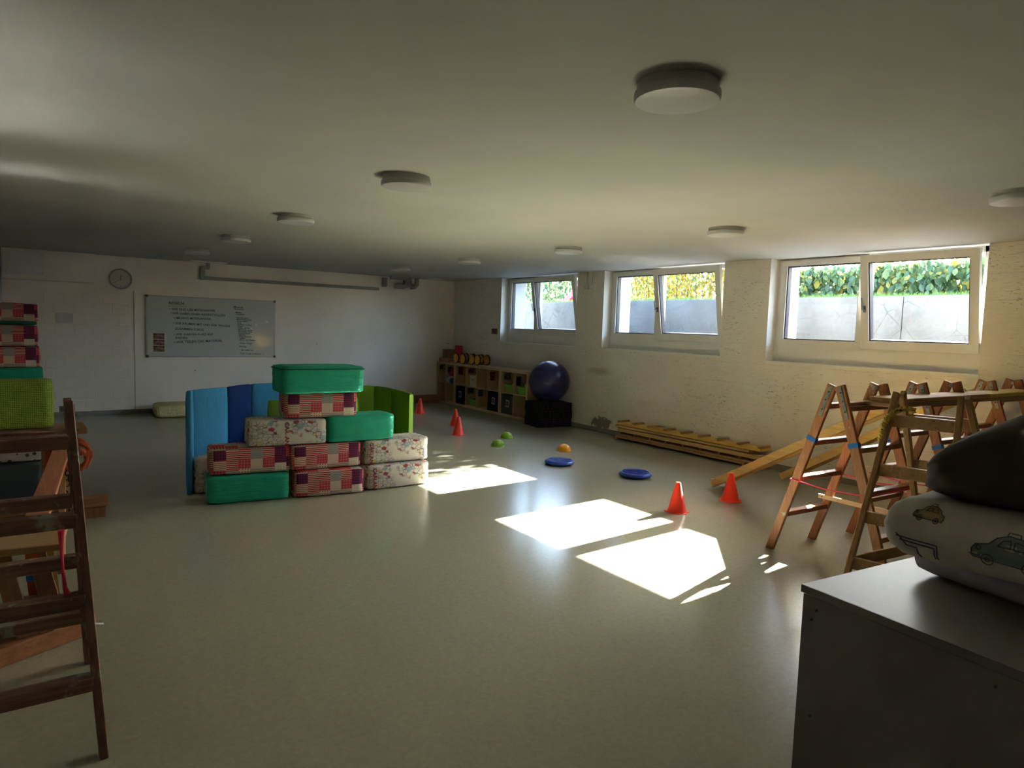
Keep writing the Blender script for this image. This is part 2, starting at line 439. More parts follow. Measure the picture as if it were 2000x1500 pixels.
def foliage(name, parent, mat, n, fn, smin, smax):
    bm = B()
    for _ in range(n):
        p, nn = fn()
        leaf_bm(bm, p, nn, Vector((random.uniform(-.6, .6), random.uniform(-.6, .6), -1 if random.random() < .7 else .4)), random.uniform(smin, smax))
    o = obj(name, bm, mat, parent); o['kind'] = 'stuff'; return o
def rn(): return Vector((random.gauss(0, 1), random.gauss(0, 1), random.gauss(0, 1)))
MBARK = wood('bark', (78, 62, 46), (110, 90, 68), .9)
# near green hedge
hd = thing('hedge', 'leafy green hedge with few yellow leaves above the wall outside the nearest window', 'hedge', (10.15, 3.6, ZW-.03))
b = B(); leaf_bm(b, Vector(), Vector((-1, 0, 0)), Vector((0, 0, -1)), .11); bl = obj('leaf', b, ML_G, hd)
HT = .56
def hp_():
    return Vector((random.uniform(-.08, .02), random.uniform(-3.0, 2.9), random.uniform(.10, HT)))
bl.location = hp_()
for k in range(299):
    o = inst(bl, hd, hp_()+Vector((-.03, 0, 0)), (random.gauss(0, .35), random.gauss(0, .4), random.gauss(0, .55)))
    s = random.uniform(.75, 1.25); o.scale = (s, s, s)
foliage('foliage', hd, ML_G, 5200, lambda: (Vector((random.uniform(-.02, .42), random.uniform(-3.1, 3.0), random.uniform(.02, HT))), Vector((-1, 0, 0))+.6*rn()), .07, .12)
b = B()
for k in range(26):
    y = -3+k*.24+random.uniform(-.05, .05); rod(b, (.2, y, 0), (.2+random.uniform(-.1, .1), y+random.uniform(-.1, .1), HT-.05), .012, 6)
obj('stem', b, MBARK, hd)['kind'] = 'stuff'
# yellow hedge farther
hy = thing('autumn_hedge', 'tall yellow autumn hedge behind the lawn, seen through the middle window', 'hedge', (10.9, 8.9, ZW-.03))
foliage('foliage', hy, ML_Y, 9000, lambda: (Vector((random.uniform(-.25, .5), random.uniform(-1.75, 2.3), random.uniform(.02, 1.75))), Vector((-1, 0, 0))+.7*rn()), .05, .085)
b = B()
for k in range(14):
    y = -1.6+k*.28; rod(b, (.15, y, 0), (.15+random.uniform(-.1, .1), y+random.uniform(-.2, .2), 1.5), .014, 6)
obj('stem', b, MBARK, hy)['kind'] = 'stuff'
# dark conifers far
hk = thing('dark_bushes', 'dark green bushes at the far end of the lawn behind the red play slide', 'bush', (13.6, 15.0, ZW-.03))
foliage('foliage', hk, ML_D, 8000, lambda: (Vector((random.uniform(-.4, .4), random.uniform(-3.4, 5.6), random.uniform(.02, 2.6))), Vector((-1, -.4, 0))+.7*rn()), .09, .16)
b = B()
for k in range(10): rod(b, (0, -3+k*.9, 0), (0, -3+k*.9, 2.3), .03, 6)
obj('stem', b, MBARK, hk)['kind'] = 'stuff'
# tree crown that shades the upper left of the sunbeams (yellow tree beyond the hedge)
ty = thing('autumn_tree', 'yellow leaved tree standing beyond the autumn hedge', 'tree', (12.2, 9.6, ZW-.03))
def crown():
    while True:
        p = Vector((random.uniform(-1, 1), random.uniform(-1, 1), random.uniform(-1, 1)))
        if p.length < 1: break
    return Vector((p.x*.9, p.y*3.0, 2.55+p.z*1.75)), rn()
foliage('crown', ty, ML_Y, 11000, crown, .10, .17)
b = B(); rod(b, (0, 0, 0), (0, 0, 2.2), .09, 10)
for k in range(6): rod(b, (0, 0, 1.2+.12*k), (.3*math.cos(k), 1.4*math.cos(k*1.9), 2.4+.2*k), .03, 6)
obj('trunk', b, MBARK, ty)
# grass
gr = B()
def blade(bm, x, y, h):
    a = random.uniform(0, PI); dx, dy = .005*math.cos(a), .005*math.sin(a); lx, ly = random.gauss(0, .02), random.gauss(0, .02)
    z = ZW-.022
    v = [bm.verts.new((x-dx, y-dy, z)), bm.verts.new((x+dx, y+dy, z)), bm.verts.new((x+lx+dx*.7, y+ly, z+h*.6)), bm.verts.new((x+lx*2, y+ly*2, z+h))]
    bm.faces.new((v[0], v[1], v[2])); bm.faces.new((v[0], v[2], v[3]))
for k in range(26000):
    x = XW+.23+random.random()**1.6*1.6; y = random.uniform(1.5, 15); blade(gr, x, y, random.uniform(.04, .10))
for k in range(9000):
    x = random.uniform(10.8, 13.4); y = random.uniform(9.5, 19); blade(gr, x, y, random.uniform(.04, .09))
tag(obj('lawn_grass', gr, ML_GR), 'bright green grass growing on top of the retaining wall', 'grass', kind='stuff')
# play slide
MPINK = plain('pink_plastic', (236, 70, 120), .4, .4, var=.02); MREDP = plain('red_plastic', (230, 60, 60), .4, .4, var=.02); MORP = plain('orange_plastic', (236, 140, 60), .4, .4, var=.02)
sl = thing('play_slide', 'pink and red plastic play slide on the lawn, seen through the farthest window', 'slide', (11.1, 13.0, ZW-.03), .3)
b = B()
pr = [(-.55, .06), (-.3, .10), (.0, .35), (.25, .62)]
for (a, c) in zip(pr, pr[1:]): bar(b, (0, -a[0], a[1]), (0, -c[0], c[1]), .34, .03, (0, 0, 1))
for s in (-1, 1):
    for (a, c) in zip(pr, pr[1:]): bar(b, (s*.18, -a[0], a[1]+.05), (s*.18, -c[0], c[1]+.05), .03, .12, (0, 0, 1))
obj('chute', b, MPINK, sl)
b = B(); box(b, -.22, .22, -.55, -.22, .58, .64); bar(b, (-.18, -.25, .6), (-.18, -.1, 0), .05, .05); bar(b, (.18, -.25, .6), (.18, -.1, 0), .05, .05); obj('platform', b, MREDP, sl)
b = B(); bar(b, (-.18, -.52, .9), (-.18, -.8, 0), .05, .05); bar(b, (.18, -.52, .9), (.18, -.8, 0), .05, .05)
for k in range(4): bar(b, (-.18, -.56-.065*k, .72-.19*k), (.18, -.56-.065*k, .72-.19*k), .04, .04)
obj('ladder_side', b, MORP, sl)
# balcony slab over the windows continues the ceiling slab outwards (built with the ceiling)

# ================= ceiling lamps =================
MLAMP = plain('lamp_ring_plastic', (176, 176, 170), .4, .4, var=.01)
MDIF = plain('opal_diffuser', (182, 180, 178), .35, .4, var=.01)
lamp = thing('ceiling_lamp', '', 'lamp', (0, 0, RH), group='round ceiling lamps')
b = B(); lathe(b, [(0, 0), (.145, 0), (.147, -.010), (.147, -.030), (0, -.030)], 48); l1 = obj('base_ring', b, MLAMP, lamp); auto_smooth(l1)
b = B(); lathe(b, [(0, -.029), (.150, -.029), (.155, -.033), (.156, -.055), (.150, -.063), (.13, -.066), (0, -.067)], 48); l2 = obj('diffuser', b, MDIF, lamp); auto_smooth(l2)
LP = [(1.936, 1.764, 'round white ceiling lamp nearest the camera, the largest in view'),
 (1.90, 3.90, 'second round ceiling lamp from the camera in the left row'),
 (1.87, 5.98, 'third round ceiling lamp in the left row'),
 (1.84, 7.99, 'fourth round ceiling lamp in the left row'),
 (1.80, 9.95, 'last round ceiling lamp of the left row, above the end of the grey trunking'),
 (4.78, 9.97, 'round ceiling lamp in front of the grey pipes on the back wall'),
 (4.845, 7.985, 'second farthest round ceiling lamp of the window-side row'),
 (4.876, 5.921, 'round ceiling lamp between the farthest and middle windows'),
 (4.863, 3.80, 'round ceiling lamp above and left of the nearest window'),
 (4.83, 1.66, 'round ceiling lamp cut off by the right edge of the photo')]
def dup(root, loc, rz=0, label=None):
    r = root.copy(); COL.objects.link(r); r.location = loc; r.rotation_euler = (0, 0, rz)
    if label: r['label'] = label
    for ch in list(root.children):
        c = ch.copy(); COL.objects.link(c); c.parent = r
        for g in list(ch.children):
            d = g.copy(); COL.objects.link(d); d.parent = c
    return r
for i, (x, y, lb) in enumerate(LP):
    if i == 0: lamp.location = (x, y, RH); lamp['label'] = lb
    else: dup(lamp, (x, y, RH), 0, lb)

# ================= back wall items =================
# whiteboard
MWB = NT('whiteboard_enamel', .12, .5); MWB.col(S((186, 190, 190))); MWB = MWB.m
MALU = plain('aluminium_frame', (170, 170, 166), .35, .5, .5, var=.02); MCORN = plain('dark_plastic_corner', (70, 66, 60), .5)
MINK = plain('marker_ink', (58, 58, 60), .6)
yb = RD
wbt = thing('whiteboard', 'large whiteboard with handwritten rules, a long list, three photos and magnets on back wall', 'whiteboard', (1.463, yb-.02, .90))
b = B(); box(b, .01, 2.02, -.004, .02, .01, .985); obj('writing_surface', b, MWB, wbt)
b = B(); box(b, 0, 2.03, -.012, .02, 0, .02); box(b, 0, 2.03, -.012, .02, .975, .995); box(b, 0, .02, -.012, .02, 0, .995); box(b, 2.01, 2.03, -.012, .02, 0, .995); obj('frame', b, MALU, wbt)
b = B(); box(b, -.006, .034, -.016, .018, -.006, .034); bev(b, .006, 2); cn = obj('corner', b, MCORN, wbt)
for (x, z) in ((2.002, 0), (0, .967), (2.002, .967)): inst(cn, wbt, (x, 0, z))
MX = lambda x, z, r=0, y=-.0045: Matrix.Translation((x, y, z)) @ Matrix.Rotation(r, 4, 'Y') @ Matrix.Rotation(PI/2, 4, 'X')
text('heading', 'REGELN:', .062, MINK, wbt, MX(.33, .86))
b = B(); box(b, .33, .60, -.005, -.0042, .832, .836); obj('underline', b, MINK, wbt)
rules = [('• WIR SIND LIEB MITEINANDER', .34, .765, 0), ('• WIR HABEN EINEN RESPEKTVOLLEN', .35, .70, .01), ('UMGANG MITEINANDER', .41, .625, 0),
 ('• WIR RÄUMEN MIT UND WIR TRAGEN', .39, .54, .03), ('ZUSAMMEN SORGE', .42, .45, .02), ('• WIR WARTEN KURZ AUF', .40, .355, -.02), ('ANDERE', .42, .30, 0)]
bmr = None
for (s_, x, z, r) in rules: text('written_line', s_, .050, MINK, wbt, MX(x, z, r))
text('written_line', '• WIR TEILEN DAS MATERIAL', .058, MINK, wbt, MX(.40, .225, -.05))
lst = ['Material:', 'Geräteliste', '', '- Matten', '- Schaukeln', '', '- Die Schränke', '- Bälle/Reifen grün', '- Kleine Bälle', '- Seile', '- Decken, Tücher', '- Kegel', '- Leiter, Bretter', '- Bausteine, gross', '- Bausteine, klein', '- kleine Kissen', '- Igelbälle', '- Balancierbrett', '- Reifen', '- Matte zum Rollen', '', '- Rollen, Pedalo', '', 'Wichtig', '', '- alle helfen mit', '', 'Nach Fertig: Aufräumen']
for i, s_ in enumerate(lst):
    if s_: text('list_line', s_, .036 if i else .046, MINK, wbt, MX(1.33+.004*i, .845-.0292*i, .03))
MPH = NT('photo_print', .4, .4); vv = MPH.coord('Object'); MPH.col(MPH.ramp(MPH.noise(vv, 26, 4), [(.35, S((52, 30, 30))), (.5, S((110, 70, 62))), (.65, S((150, 128, 116)))])); MPH = MPH.m
b = B(); box(b, .10, .262, -.007, -.004, .09, .182); ph = obj('photo', b, MPH, wbt)
inst(ph, wbt, (0, 0, .102)); inst(ph, wbt, (0, 0, .204))
b = B(); box(b, .04, .30, -.0055, -.004, .06, .41); obj('paper_sheet', b, plain('clear_sleeve', (190, 188, 180), .3, .5), wbt)
MMAG = plain('magnet_white', (210, 208, 200), .3, .5)
b = B(); rod(b, (0, -.016, 0), (0, -.004, 0), .017, 16); mg = obj('magnet', b, MMAG, wbt, (1.62, 0, .50))
for (x, z) in ((1.70, .57), (1.93, .34), (1.86, .05), (1.88, .62)): inst(mg, wbt, (x, 0, z))
# clock
ck = thing('wall_clock', 'round grey wall clock with dark hands left of the whiteboard', 'clock', (1.122, yb, 2.121))
RY = Matrix.Rotation(PI/2, 4, 'X')
def lat_y(name, prof, mat, parent, seg=48):
    b = B(); lathe(b, prof, seg); bmesh.ops.transform(b, matrix=RY, verts=b.verts); o = obj(name, b, mat, parent); auto_smooth(o); return o
lat_y('rim', [(.150, 0), (.158, .012), (.158, .034), (.148, .042), (.136, .034), (.136, .012)], MALU, ck)
lat_y('dial', [(0, .014), (.138, .014), (.138, .006), (0, .006)], plain('dial_white', (196, 190, 184), .6), ck)
b = B(); bar(b, (0, -.018, -.02), (0, -.018, .075), .006, .002, (0, 1, 0)); bar(b, (0, -.018, .045), (.026, -.018, .045), .006, .002, (0, 1, 0)); obj('hour_hand', b, MINK, ck)
b = B(); bar(b, (.012, -.020, .008), (-.082, -.020, -.055), .005, .002, (0, 1, 0)); obj('minute_hand', b, MINK, ck)
b = B()
for k in range(12):
    a = k*PI/6; box(b, -.002, .002, -.0155, -.0145, .108, .124, Matrix.Rotation(a, 4, 'Y'))
obj('hour_marks', b, MINK, ck)
# sheet of paper
b = B(); box(b, .257, .484, yb-.004, yb-.0012, 1.405, 1.715)
pp = obj('notice_sheet', b, plain('paper_lilac', (196, 190, 194), .8)); tag(pp, 'pale paper notice with a short printed heading on the back wall below the duct casing', 'notice')
text('printed_heading', 'Info', .036, MINK, pp, Matrix.Translation((.35, yb-.0042, 1.675)) @ RY); text('printed_heading', 'Raum', .030, MINK, pp, Matrix.Translation((.345, yb-.0042, 1.64)) @ RY)
# grey trunking
MTR = plain('grey_trunking', (138, 140, 134), .5, .4, var=.02)
tr_ = thing('cable_trunking', 'grey plastic cable trunking running along the back wall above the whiteboard', 'trunking', (0, 0, 0))
b = B(); box(b, 2.29, 5.42, yb-.055, yb-.001, 2.19, 2.245); bev(b, .006, 2); obj('long_duct', b, MTR, tr_)
b = B(); box(b, 2.27, 2.34, yb-.06, yb-.001, 2.185, 2.40); bev(b, .012, 2); box(b, 2.30, 2.41, yb-.058, yb-.001, 2.365, 2.415); box(b, 2.365, 2.415, yb-.056, yb-.001, 2.40, RH-.001); obj('riser', b, MTR, tr_)
b = B(); cyl(b, .027, .027, 0, .03, 16); bmesh.ops.transform(b, matrix=Matrix.Translation((5.415, yb-.028, 2.2175)) @ Matrix.Rotation(PI/2, 4, 'Y'), verts=b.verts); obj('end_cap', b, MTR, tr_)
b = B(); box(b, 2.05, 2.60, yb-.46, yb-.26, RH-.02, RH-.001); bev(b, .004, 1)
tag(obj('ceiling_plate', b, MREV), 'flat pale cover plate on the ceiling above the start of the grey trunking', 'cover plate')
# grey pipes under ceiling
MPI = plain('grey_pipe', (130, 126, 120), .4, .4, var=.02)
du = thing('pipe_bundle', 'bundle of short grey drain pipe bends under the ceiling at the back wall', 'pipes', (0, 0, 0))
def bend(pts, r):
    b = B(); tube(b, pts, r, 16); o = obj('pipe', b, MPI, du, smooth=False); auto_smooth(o); return o
def arcp(x, y, zt, zb, dx, n=6, R=.06):
    pts = [(x, y, zt), (x, y, zb+R)]
    for k in range(1, n+1):
        a = k/n*PI/2; pts.append((x+dx*R*(1-math.cos(a)), y, zb+R-R*math.sin(a)))
    return pts
bend(arcp(5.95, yb-.16, RH-.002, 2.29, -1)+[(5.72, yb-.16, 2.29)], .055)
bend(arcp(6.04, yb-.12, RH-.002, 2.31, 1)+[(6.13, yb-.12, 2.31)], .03)
bend([(6.20, yb-.14, RH-.002), (6.20, yb-.14, 2.33), (6.16, yb-.10, 2.29), (6.10, yb-.06, 2.29)], .045)
b = B(); box(b, 5.52, 5.60, yb-.08, yb-.001, 2.27, RH-.03); box(b, 5.52, 5.86, yb-.42, yb-.36, RH-.075, RH-.001); obj('flat_duct', b, MPI, du)
b = B(); lathe(b, [(0, 0), (.17, 0), (.16, -.012), (0, -.02)], 32)
o = obj('ceiling_rosette', b, MREV, None, (6.50, yb-.32, RH)); tag(o, 'small flat pale rosette on the ceiling near the back right corner', 'rosette')
b = B(); rod(b, (7.02, yb-.006, 1.186), (7.02, yb+.001, 1.186), .012, 10); tag(obj('wall_hook', b, MINK), 'tiny dark hook in the back wall just left of the corner above the shelf', 'hook')
# small picture on right wall
b = B(); box(b, RW-.006, RW-.0005, 10.68, 10.87, 1.425, 1.53); tag(obj('small_picture', b, MPH), 'small dark picture stuck on the wall left of the farthest window', 'picture')
# sockets
sk = thing('light_switch', 'pair of white surface-mounted switch boxes with two conduits to the ceiling between windows', 'switch', (RW, 8.10, 2.22))
MSW = plain('switch_plastic', (196, 194, 186), .4, .4, var=.01)
b = B(); box(b, -.045, -.0, -.13, -.01, -.03, .05); bev(b, .006, 2); sk1 = obj('switch_box', b, MSW, sk); b = B(); box(b, -.052, -.043, -.10, -.04, -.012, .035); bev(b, .003, 1); obj('rocker', b, MREV, sk1)
b = B(); box(b, -.045, -.0, .02, .11, -.03, .05); bev(b, .006, 2); obj('switch_box', b, MSW, sk)
b = B(); rod(b, (-.018, -.07, .05), (-.018, -.07, RH-2.221), .012, 10); cd = obj('conduit', b, plain('conduit_grey', (176, 174, 166), .5), sk); inst(cd, sk, (0, .13, 0))

# ================= soft foam blocks =================
def softbox(L, D, H, r=.035, wr=.004, bulge=.006, cuts=11, seed=0, seam=True):
    rnd = random.Random(seed); from mathutils import noise
    bm = B(); bmesh.ops.create_cube(bm, size=1); bmesh.ops.subdivide_edges(bm, edges=list(bm.edges), cuts=cuts, use_grid_fill=True)
    off = Vector((rnd.random()*50, rnd.random()*50, rnd.random()*50)); h = Vector((L/2, D/2, H/2))
    for v in bm.verts:
        p = Vector((v.co.x*L, v.co.y*D, v.co.z*H)); q = Vector([max(-h[i]+r, min(h[i]-r, p[i])) for i in range(3)])
        d = p-q
        # pull grid lines into the rounded rim
        n = d.normalized() if d.length > 1e-7 else Vector((0, 0, 0))
        if d.length > 1e-7: p = q+n*r
        u = [1-(p[i]/h[i])**2 for i in range(3)]
        ax = max(range(3), key=lambda i: abs(p[i])/h[i]); o_ = [i for i in range(3) if i != ax]
        b_ = bulge*max(0, u[o_[0]])*max(0, u[o_[1]])
        if ax == 2: b_ *= .3
        p[ax] += math.copysign(b_, p[ax])
        if n.length:
            ns = noise.noise(p*9+off)*.6+noise.noise(Vector((p.x*5, p.y*5, p.z*38))+off)*.7
            if p.z > -h.z+.002: p += n*ns*wr
        v.co = p
    zmin = min(v.co.z for v in bm.verts)
    for v in bm.verts: v.co.z -= zmin
    return bm
def m_cloth(name, c, a=.8, fold=.8):
    t = NT(name, .75, .25); v = t.coord('Object', (1, 1, 1)); cc = S(c)
    n = t.noise(v, 7, 4, .6)
    t.col(t.ramp(n, [(.3, tuple(x*.88 for x in cc[:3])), (.7, tuple(min(1, x*1.08) for x in cc[:3]))]))
    w_ = t.noise(t.coord('Object', (1.6, 1.6, 11), (.0, .22, .1)), 3.2, 4, .6, .5)
    t.bump(t.ma('ADD', w_, t.ma('MULTIPLY', t.noise(v, 300, 2), .04)), fold, .02); return t.m
MTEAL = m_cloth('teal_cotton', (26, 150, 118))
def m_patch():
    t = NT('patchwork_cotton', .8, .2); uv = t.coord('UV'); x, y, _ = t.sep(uv)
    u = t.ma('DIVIDE', x, .098); cx = t.ma('FLOOR', u)
    yo = t.ma('ADD', t.ma('DIVIDE', y, .088), t.white(t.comb(cx, 3.3))); cyy = t.ma('FLOOR', yo)
    r1 = t.white(t.comb(cx, cyy, 5.3)); r2 = t.white(t.comb(cx, cyy, 2.6))
    RED, CRE, TAU, PLM, GRY, ROS = S((170, 32, 48)), S((204, 194, 172)), S((138, 124, 114)), S((84, 26, 56)), S((152, 146, 142)), S((178, 58, 70))
    K = [0, .22, .42, .58, .72, .82]
    c = t.ramp(r1, list(zip(K, [RED, CRE, TAU, PLM, GRY, ROS])), True)
    oth = t.ramp(r1, list(zip(K, [CRE, S((172, 60, 70)), S((196, 186, 168)), S((112, 48, 78)), S((136, 130, 126)), S((206, 170, 160))])), True)
    st = t.ma('GREATER_THAN', t.ma('FRACT', t.ma('MULTIPLY', y, 62)), .62)
    dots = t.ma('LESS_THAN', t.vor(t.coord('UV', (1, 1, 0)), 44, rnd=0), .27)
    gx = t.ma('GREATER_THAN', t.ma('FRACT', t.ma('MULTIPLY', x, 90)), .5); gy = t.ma('GREATER_THAN', t.ma('FRACT', t.ma('MULTIPLY', y, 90)), .5)
    gg = t.ma('MULTIPLY', gx, gy)
    grd = t.ma('MAXIMUM', t.ma('GREATER_THAN', t.ma('FRACT', t.ma('MULTIPLY', x, 40)), .9), t.ma('GREATER_THAN', t.ma('FRACT', t.ma('MULTIPLY', y, 40)), .9))
    def sel(m_, lo, hi): return t.ma('MULTIPLY', m_, t.ma('MULTIPLY', t.ma('GREATER_THAN', r2, lo), t.ma('LESS_THAN', r2, hi)))
    mm = t.ma('MAXIMUM', t.ma('MAXIMUM', sel(st, 0, .30), sel(dots, .30, .52)), t.ma('MAXIMUM', sel(gg, .52, .74), t.ma('MULTIPLY', sel(grd, .74, .88), .5)))
    c = t.mix(mm, c, oth)
    t.col(c); t.bump(t.noise(t.coord('Object', (2, 2, 8)), 5, 3), .15, .01); return t.m
MPATCH = m_patch()
def m_town():
    t = NT('town_print_cotton', .8, .2); uv = t.coord('UV'); base = S((196, 190, 178))
    e = t.vor(t.coord('UV', (1, 1.5, 0)), 24, 'DISTANCE_TO_EDGE', rnd=.6); e2 = t.vor(t.coord('UV', (1.6, 1, 0), loc=(3, 1, 0)), 60, 'DISTANCE_TO_EDGE', rnd=.5)
    cell = t.vor(t.coord('UV', (1, 1.5, 0)), 24, out='Color', rnd=.6); cr = t.sep(cell)[0]
    fill = t.ramp(cr, [(0, base), (.50, S((186, 170, 168))), (.60, S((136, 164, 168))), (.66, S((200, 188, 122))), (.70, base), (.88, S((166, 166, 184))), (.95, S((160, 52, 58)))], True)
    reg = t.ramp(t.noise(uv, 5, 2), [(.45, (0, 0, 0)), (.50, (1, 1, 1))])
    c = t.mix(reg, base, fill)
    ln = t.ma('MULTIPLY', t.ma('LESS_THAN', e, .05), t.ma('ADD', t.ma('MULTIPLY', reg, .7), .05))
    ln2 = t.ma('MULTIPLY', t.ma('LESS_THAN', e2, .05), t.ma('MULTIPLY', reg, .45))
    c = t.mix(t.ma('MAXIMUM', ln, ln2), c, S((92, 84, 90)))
    t.col(c); t.bump(t.noise(t.coord('Object', (2, 2, 8)), 5, 3), .15, .01); return t.m
MTOWN = m_town()
MMAR = plain('maroon_print', (128, 34, 44), .8); MLINE = plain('dark_line_print', (56, 54, 62), .8)
BL, BD, BH = .655, .30, .235
NB = [0]
def block(x, y, z, mat, label, yaw=0, L=BL, D=BD, H=.229, seam=False, lab=False, grp='foam building blocks of the block wall'):
    """x,y = centre of the front lower edge"""
    NB[0] += 1
    r = thing('foam_block', label, 'foam block', (x, y, z), yaw, grp)
    c = obj('cover', softbox(L, D, H, .022, .005, .008, seed=NB[0]), mat, r, (0, D/2, 0), smooth=True)
    if seam:
        b = B(); e = .004
        pts = []
        for (sx, sy) in ((-1, -1), (1, -1), (1, 1), (-1, 1)): pts += [(sx*(L/2+.004)*k1, D/2+sy*(D/2+.004)*k2, H-.024) for k1, k2 in (((1, .94), (.97, 1)) if sx*sy > 0 else ((.97, 1), (1, .94)))]
        tube(b, pts, .0055, 6, True); obj('piping', b, plain('dark_seam', (14, 70, 56), .8), r)
    if lab:
        text('lettering', 'CARLAND', .052, MMAR, r, Matrix.Translation((-L/2+lab, -.0085, H*.93)) @ RY @ Matrix.Rotation(-PI/2, 4, 'Z'), .0008)
    return r
FX = [(1.478, 5.955, -.14), (2.155, 5.88, -.11), (2.838, 5.862, 0.0)]
block(1.478, 5.955, 0, MTEAL, 'teal green foam block on the floor at the left end of the block wall', -.14)
block(2.155, 5.86, 0, MPATCH, 'red patchwork foam block on the floor in the middle of the block wall', -.12, L=.62)
block(2.838, 5.862, 0, MTOWN, 'town-print foam block on the floor at the right end of the block wall', 0, L=.64, lab=.05)
block(1.500, 6.00, BH, MPATCH, 'red patchwork foam block lying on the teal block at the left end', -.14)
block(2.150, 5.92, BH, MPATCH, 'red patchwork foam block lying on the middle floor block', -.04, L=.63)
block(2.840, 5.915, BH, MTOWN, 'town-print foam block lying on the floor block at the right end', 0, L=.665, lab=.045)
block(1.805, 5.945, BH*2, MTOWN, 'town-print foam block in the third course, left of the teal one', -.12, L=.66, H=.225, lab=.30)
block(2.475, 5.90, BH*2, MTEAL, 'teal green foam block in the third course, right half', -.0, L=.64, H=.24)
block(2.100, 5.94, BH*2+.232, MPATCH, 'red patchwork foam block in the fourth course carrying the top block', -.10, L=.64, H=.225)
block(2.090, 5.84, BH*2+.460, MTEAL, 'teal green foam block with dark piping on top of the block wall', -.02, L=.73, D=.36, H=.24, seam=True)
block(1.46, 6.40, 0, MTOWN, 'town-print foam block standing behind the left end of the wall by the blue mat', -.05, L=.66, H=.32, grp=None)

# ================= folding mats =================
def mat_screen(name, label, pts, cols, h, th=.05):
    r = thing(name, label, 'folding mat', (0, 0, 0))
    for i, (a, c) in enumerate(zip(pts, pts[1:])):
        a = Vector((*a, 0)); c = Vector((*c, 0)); d = c-a; L = d.length; ang = math.atan2(d.y, d.x)
        bm = softbox(L-.004, th, h, .018, .0015, .005, cuts=9, seed=i+40)
        bmesh.ops.transform(bm, matrix=Matrix.Translation((L/2, 0, 0)), verts=bm.verts)
        obj('mat_panel', bm, cols[i], r, a, (0, 0, ang), smooth=True)
    return r
def m_vinyl(name, c):
    t = NT(name, .65, .05); cc = S(c); v = t.coord('Object')
    t.col(cc); w_ = t.noise(t.coord('Object', (2.5, 2.5, 1.6), (.0, .7, .2)), 2.6, 4, .6, 1.2); t.bump(w_, .35, .03); return t.m
MLB, MDB = m_vinyl('light_blue_vinyl', (62, 140, 190)), m_vinyl('dark_blue_vinyl', (6, 40, 96))
MLG, MDG, MYG = m_vinyl('light_green_vinyl', (120, 158, 62)), m_vinyl('green_vinyl', (96, 140, 34)), m_vinyl('lime_vinyl', (150, 190, 92))
mat_screen('folding_mat', 'blue folding gym mat standing upright as a screen behind the foam blocks', [(1.085, 6.44), (1.125, 6.56), (1.47, 6.76), (1.755, 7.04), (2.10, 7.08), (2.42, 7.36)], [MLB, MLB, MDB, MLB, MDB], .918)
mat_screen('folding_mat', 'green folding gym mat standing in a curve behind the right side of the block wall', [(1.86, 6.80), (2.30, 6.74), (2.755, 6.73), (2.80, 7.40), (2.90, 8.06), (3.345, 8.08), (3.50, 7.97), (3.57, 7.60), (3.515, 6.99)], [MLG, MLG, MDG, MDG, MLG, MLG, MDG, MDG, MLG], .775)
b = B(); box(b, -.004, .004, -.024, .024, .012, .76); obj('lime_edge', b, MYG, bpy.data.objects['folding_mat.001'], (3.5145, 6.985, 0), (0, 0, math.atan2(6.99-7.60, 3.515-3.57)))
# ================= left: tower and blocks =================
G2 = 'foam blocks of the tall stack at the left'
tl = ['teal foam block at the foot of the tall left stack, behind the slate block', 'second teal block of the tall left stack, behind the green cushion', 'third teal block of the tall left stack, behind the green cushion',
 'teal foam block just above the green cushion in the tall left stack', 'lowest red patchwork block of the tall left stack', 'middle red patchwork block of the tall left stack']
z = 0
for i in range(6):
    block(-.285+(.02 if i < 4 else -.01*(i-4)), 9.3, z, MTEAL if i < 4 else MPATCH, tl[i], .01*(i % 3-1), H=.233, grp=G2); z += .236
block(-.295, 9.3, z, m_cloth('teal_lining', (20, 120, 96)), 'thin teal mat between the two upper patchwork blocks of the left stack', 0, H=.035, L=.63, grp=G2); z += .037
block(-.29, 9.3, z, MPATCH, 'topmost red patchwork block of the tall left stack', .015, H=.20, grp=G2)
def m_dots(name, base, dot, sc_, r, ax=(1, 1, 0), rnd=0, jit=None):
    t = NT(name, .8, .2); uv = t.coord('UV', ax)
    d = t.ma('LESS_THAN', t.vor(uv, sc_, rnd=rnd), r)
    b_ = S(base)
    if jit:
        n = t.noise(t.coord('UV'), 14, 3, .7); b_ = t.ramp(n, [(.35, S(base)), (.62, S(jit))])
    rr = t.vor(uv, sc_, out='Color', rnd=rnd); dc = t.ramp(t.sep(rr)[0], [(.1, S(dot)), (.9, tuple(min(1, x*1.35) for x in S(dot)[:3]))])
    t.col(t.mix(d, b_, dc)); return t.m
MGD = m_dots('green_dotted_cotton', (62, 92, 22), (128, 142, 58), 78, .38, jit=(92, 118, 34))
MPD = m_dots('polka_cotton', (190, 184, 172), (92, 62, 48), 19, .25, rnd=.35)
MSL = plain('slate_vinyl', (58, 70, 70), .5, .35, var=.03)
o = obj('foam_cushion', softbox(.78, .30, .345, .02, .003, .006, seed=71), MGD, None, (-.288, 6.12, .724), smooth=True)
tag(o, 'thick green dotted foam cushion resting on the far wooden trestle', 'cushion')
o = obj('foam_cushion', softbox(.80, .50, .40, .02, .002, .006, seed=72), MSL, None, (-.350, 6.67, 0), smooth=True)
tag(o, 'dark slate foam block on the floor under the brown-dotted cushion', 'foam block')
o = obj('foam_cushion', softbox(.80, .50, .17, .03, .003, .006, seed=73), MPD, None, (-.345, 6.67, .402), smooth=True)
tag(o, 'white cushion with brown polka dots on the slate foam block', 'cushion')
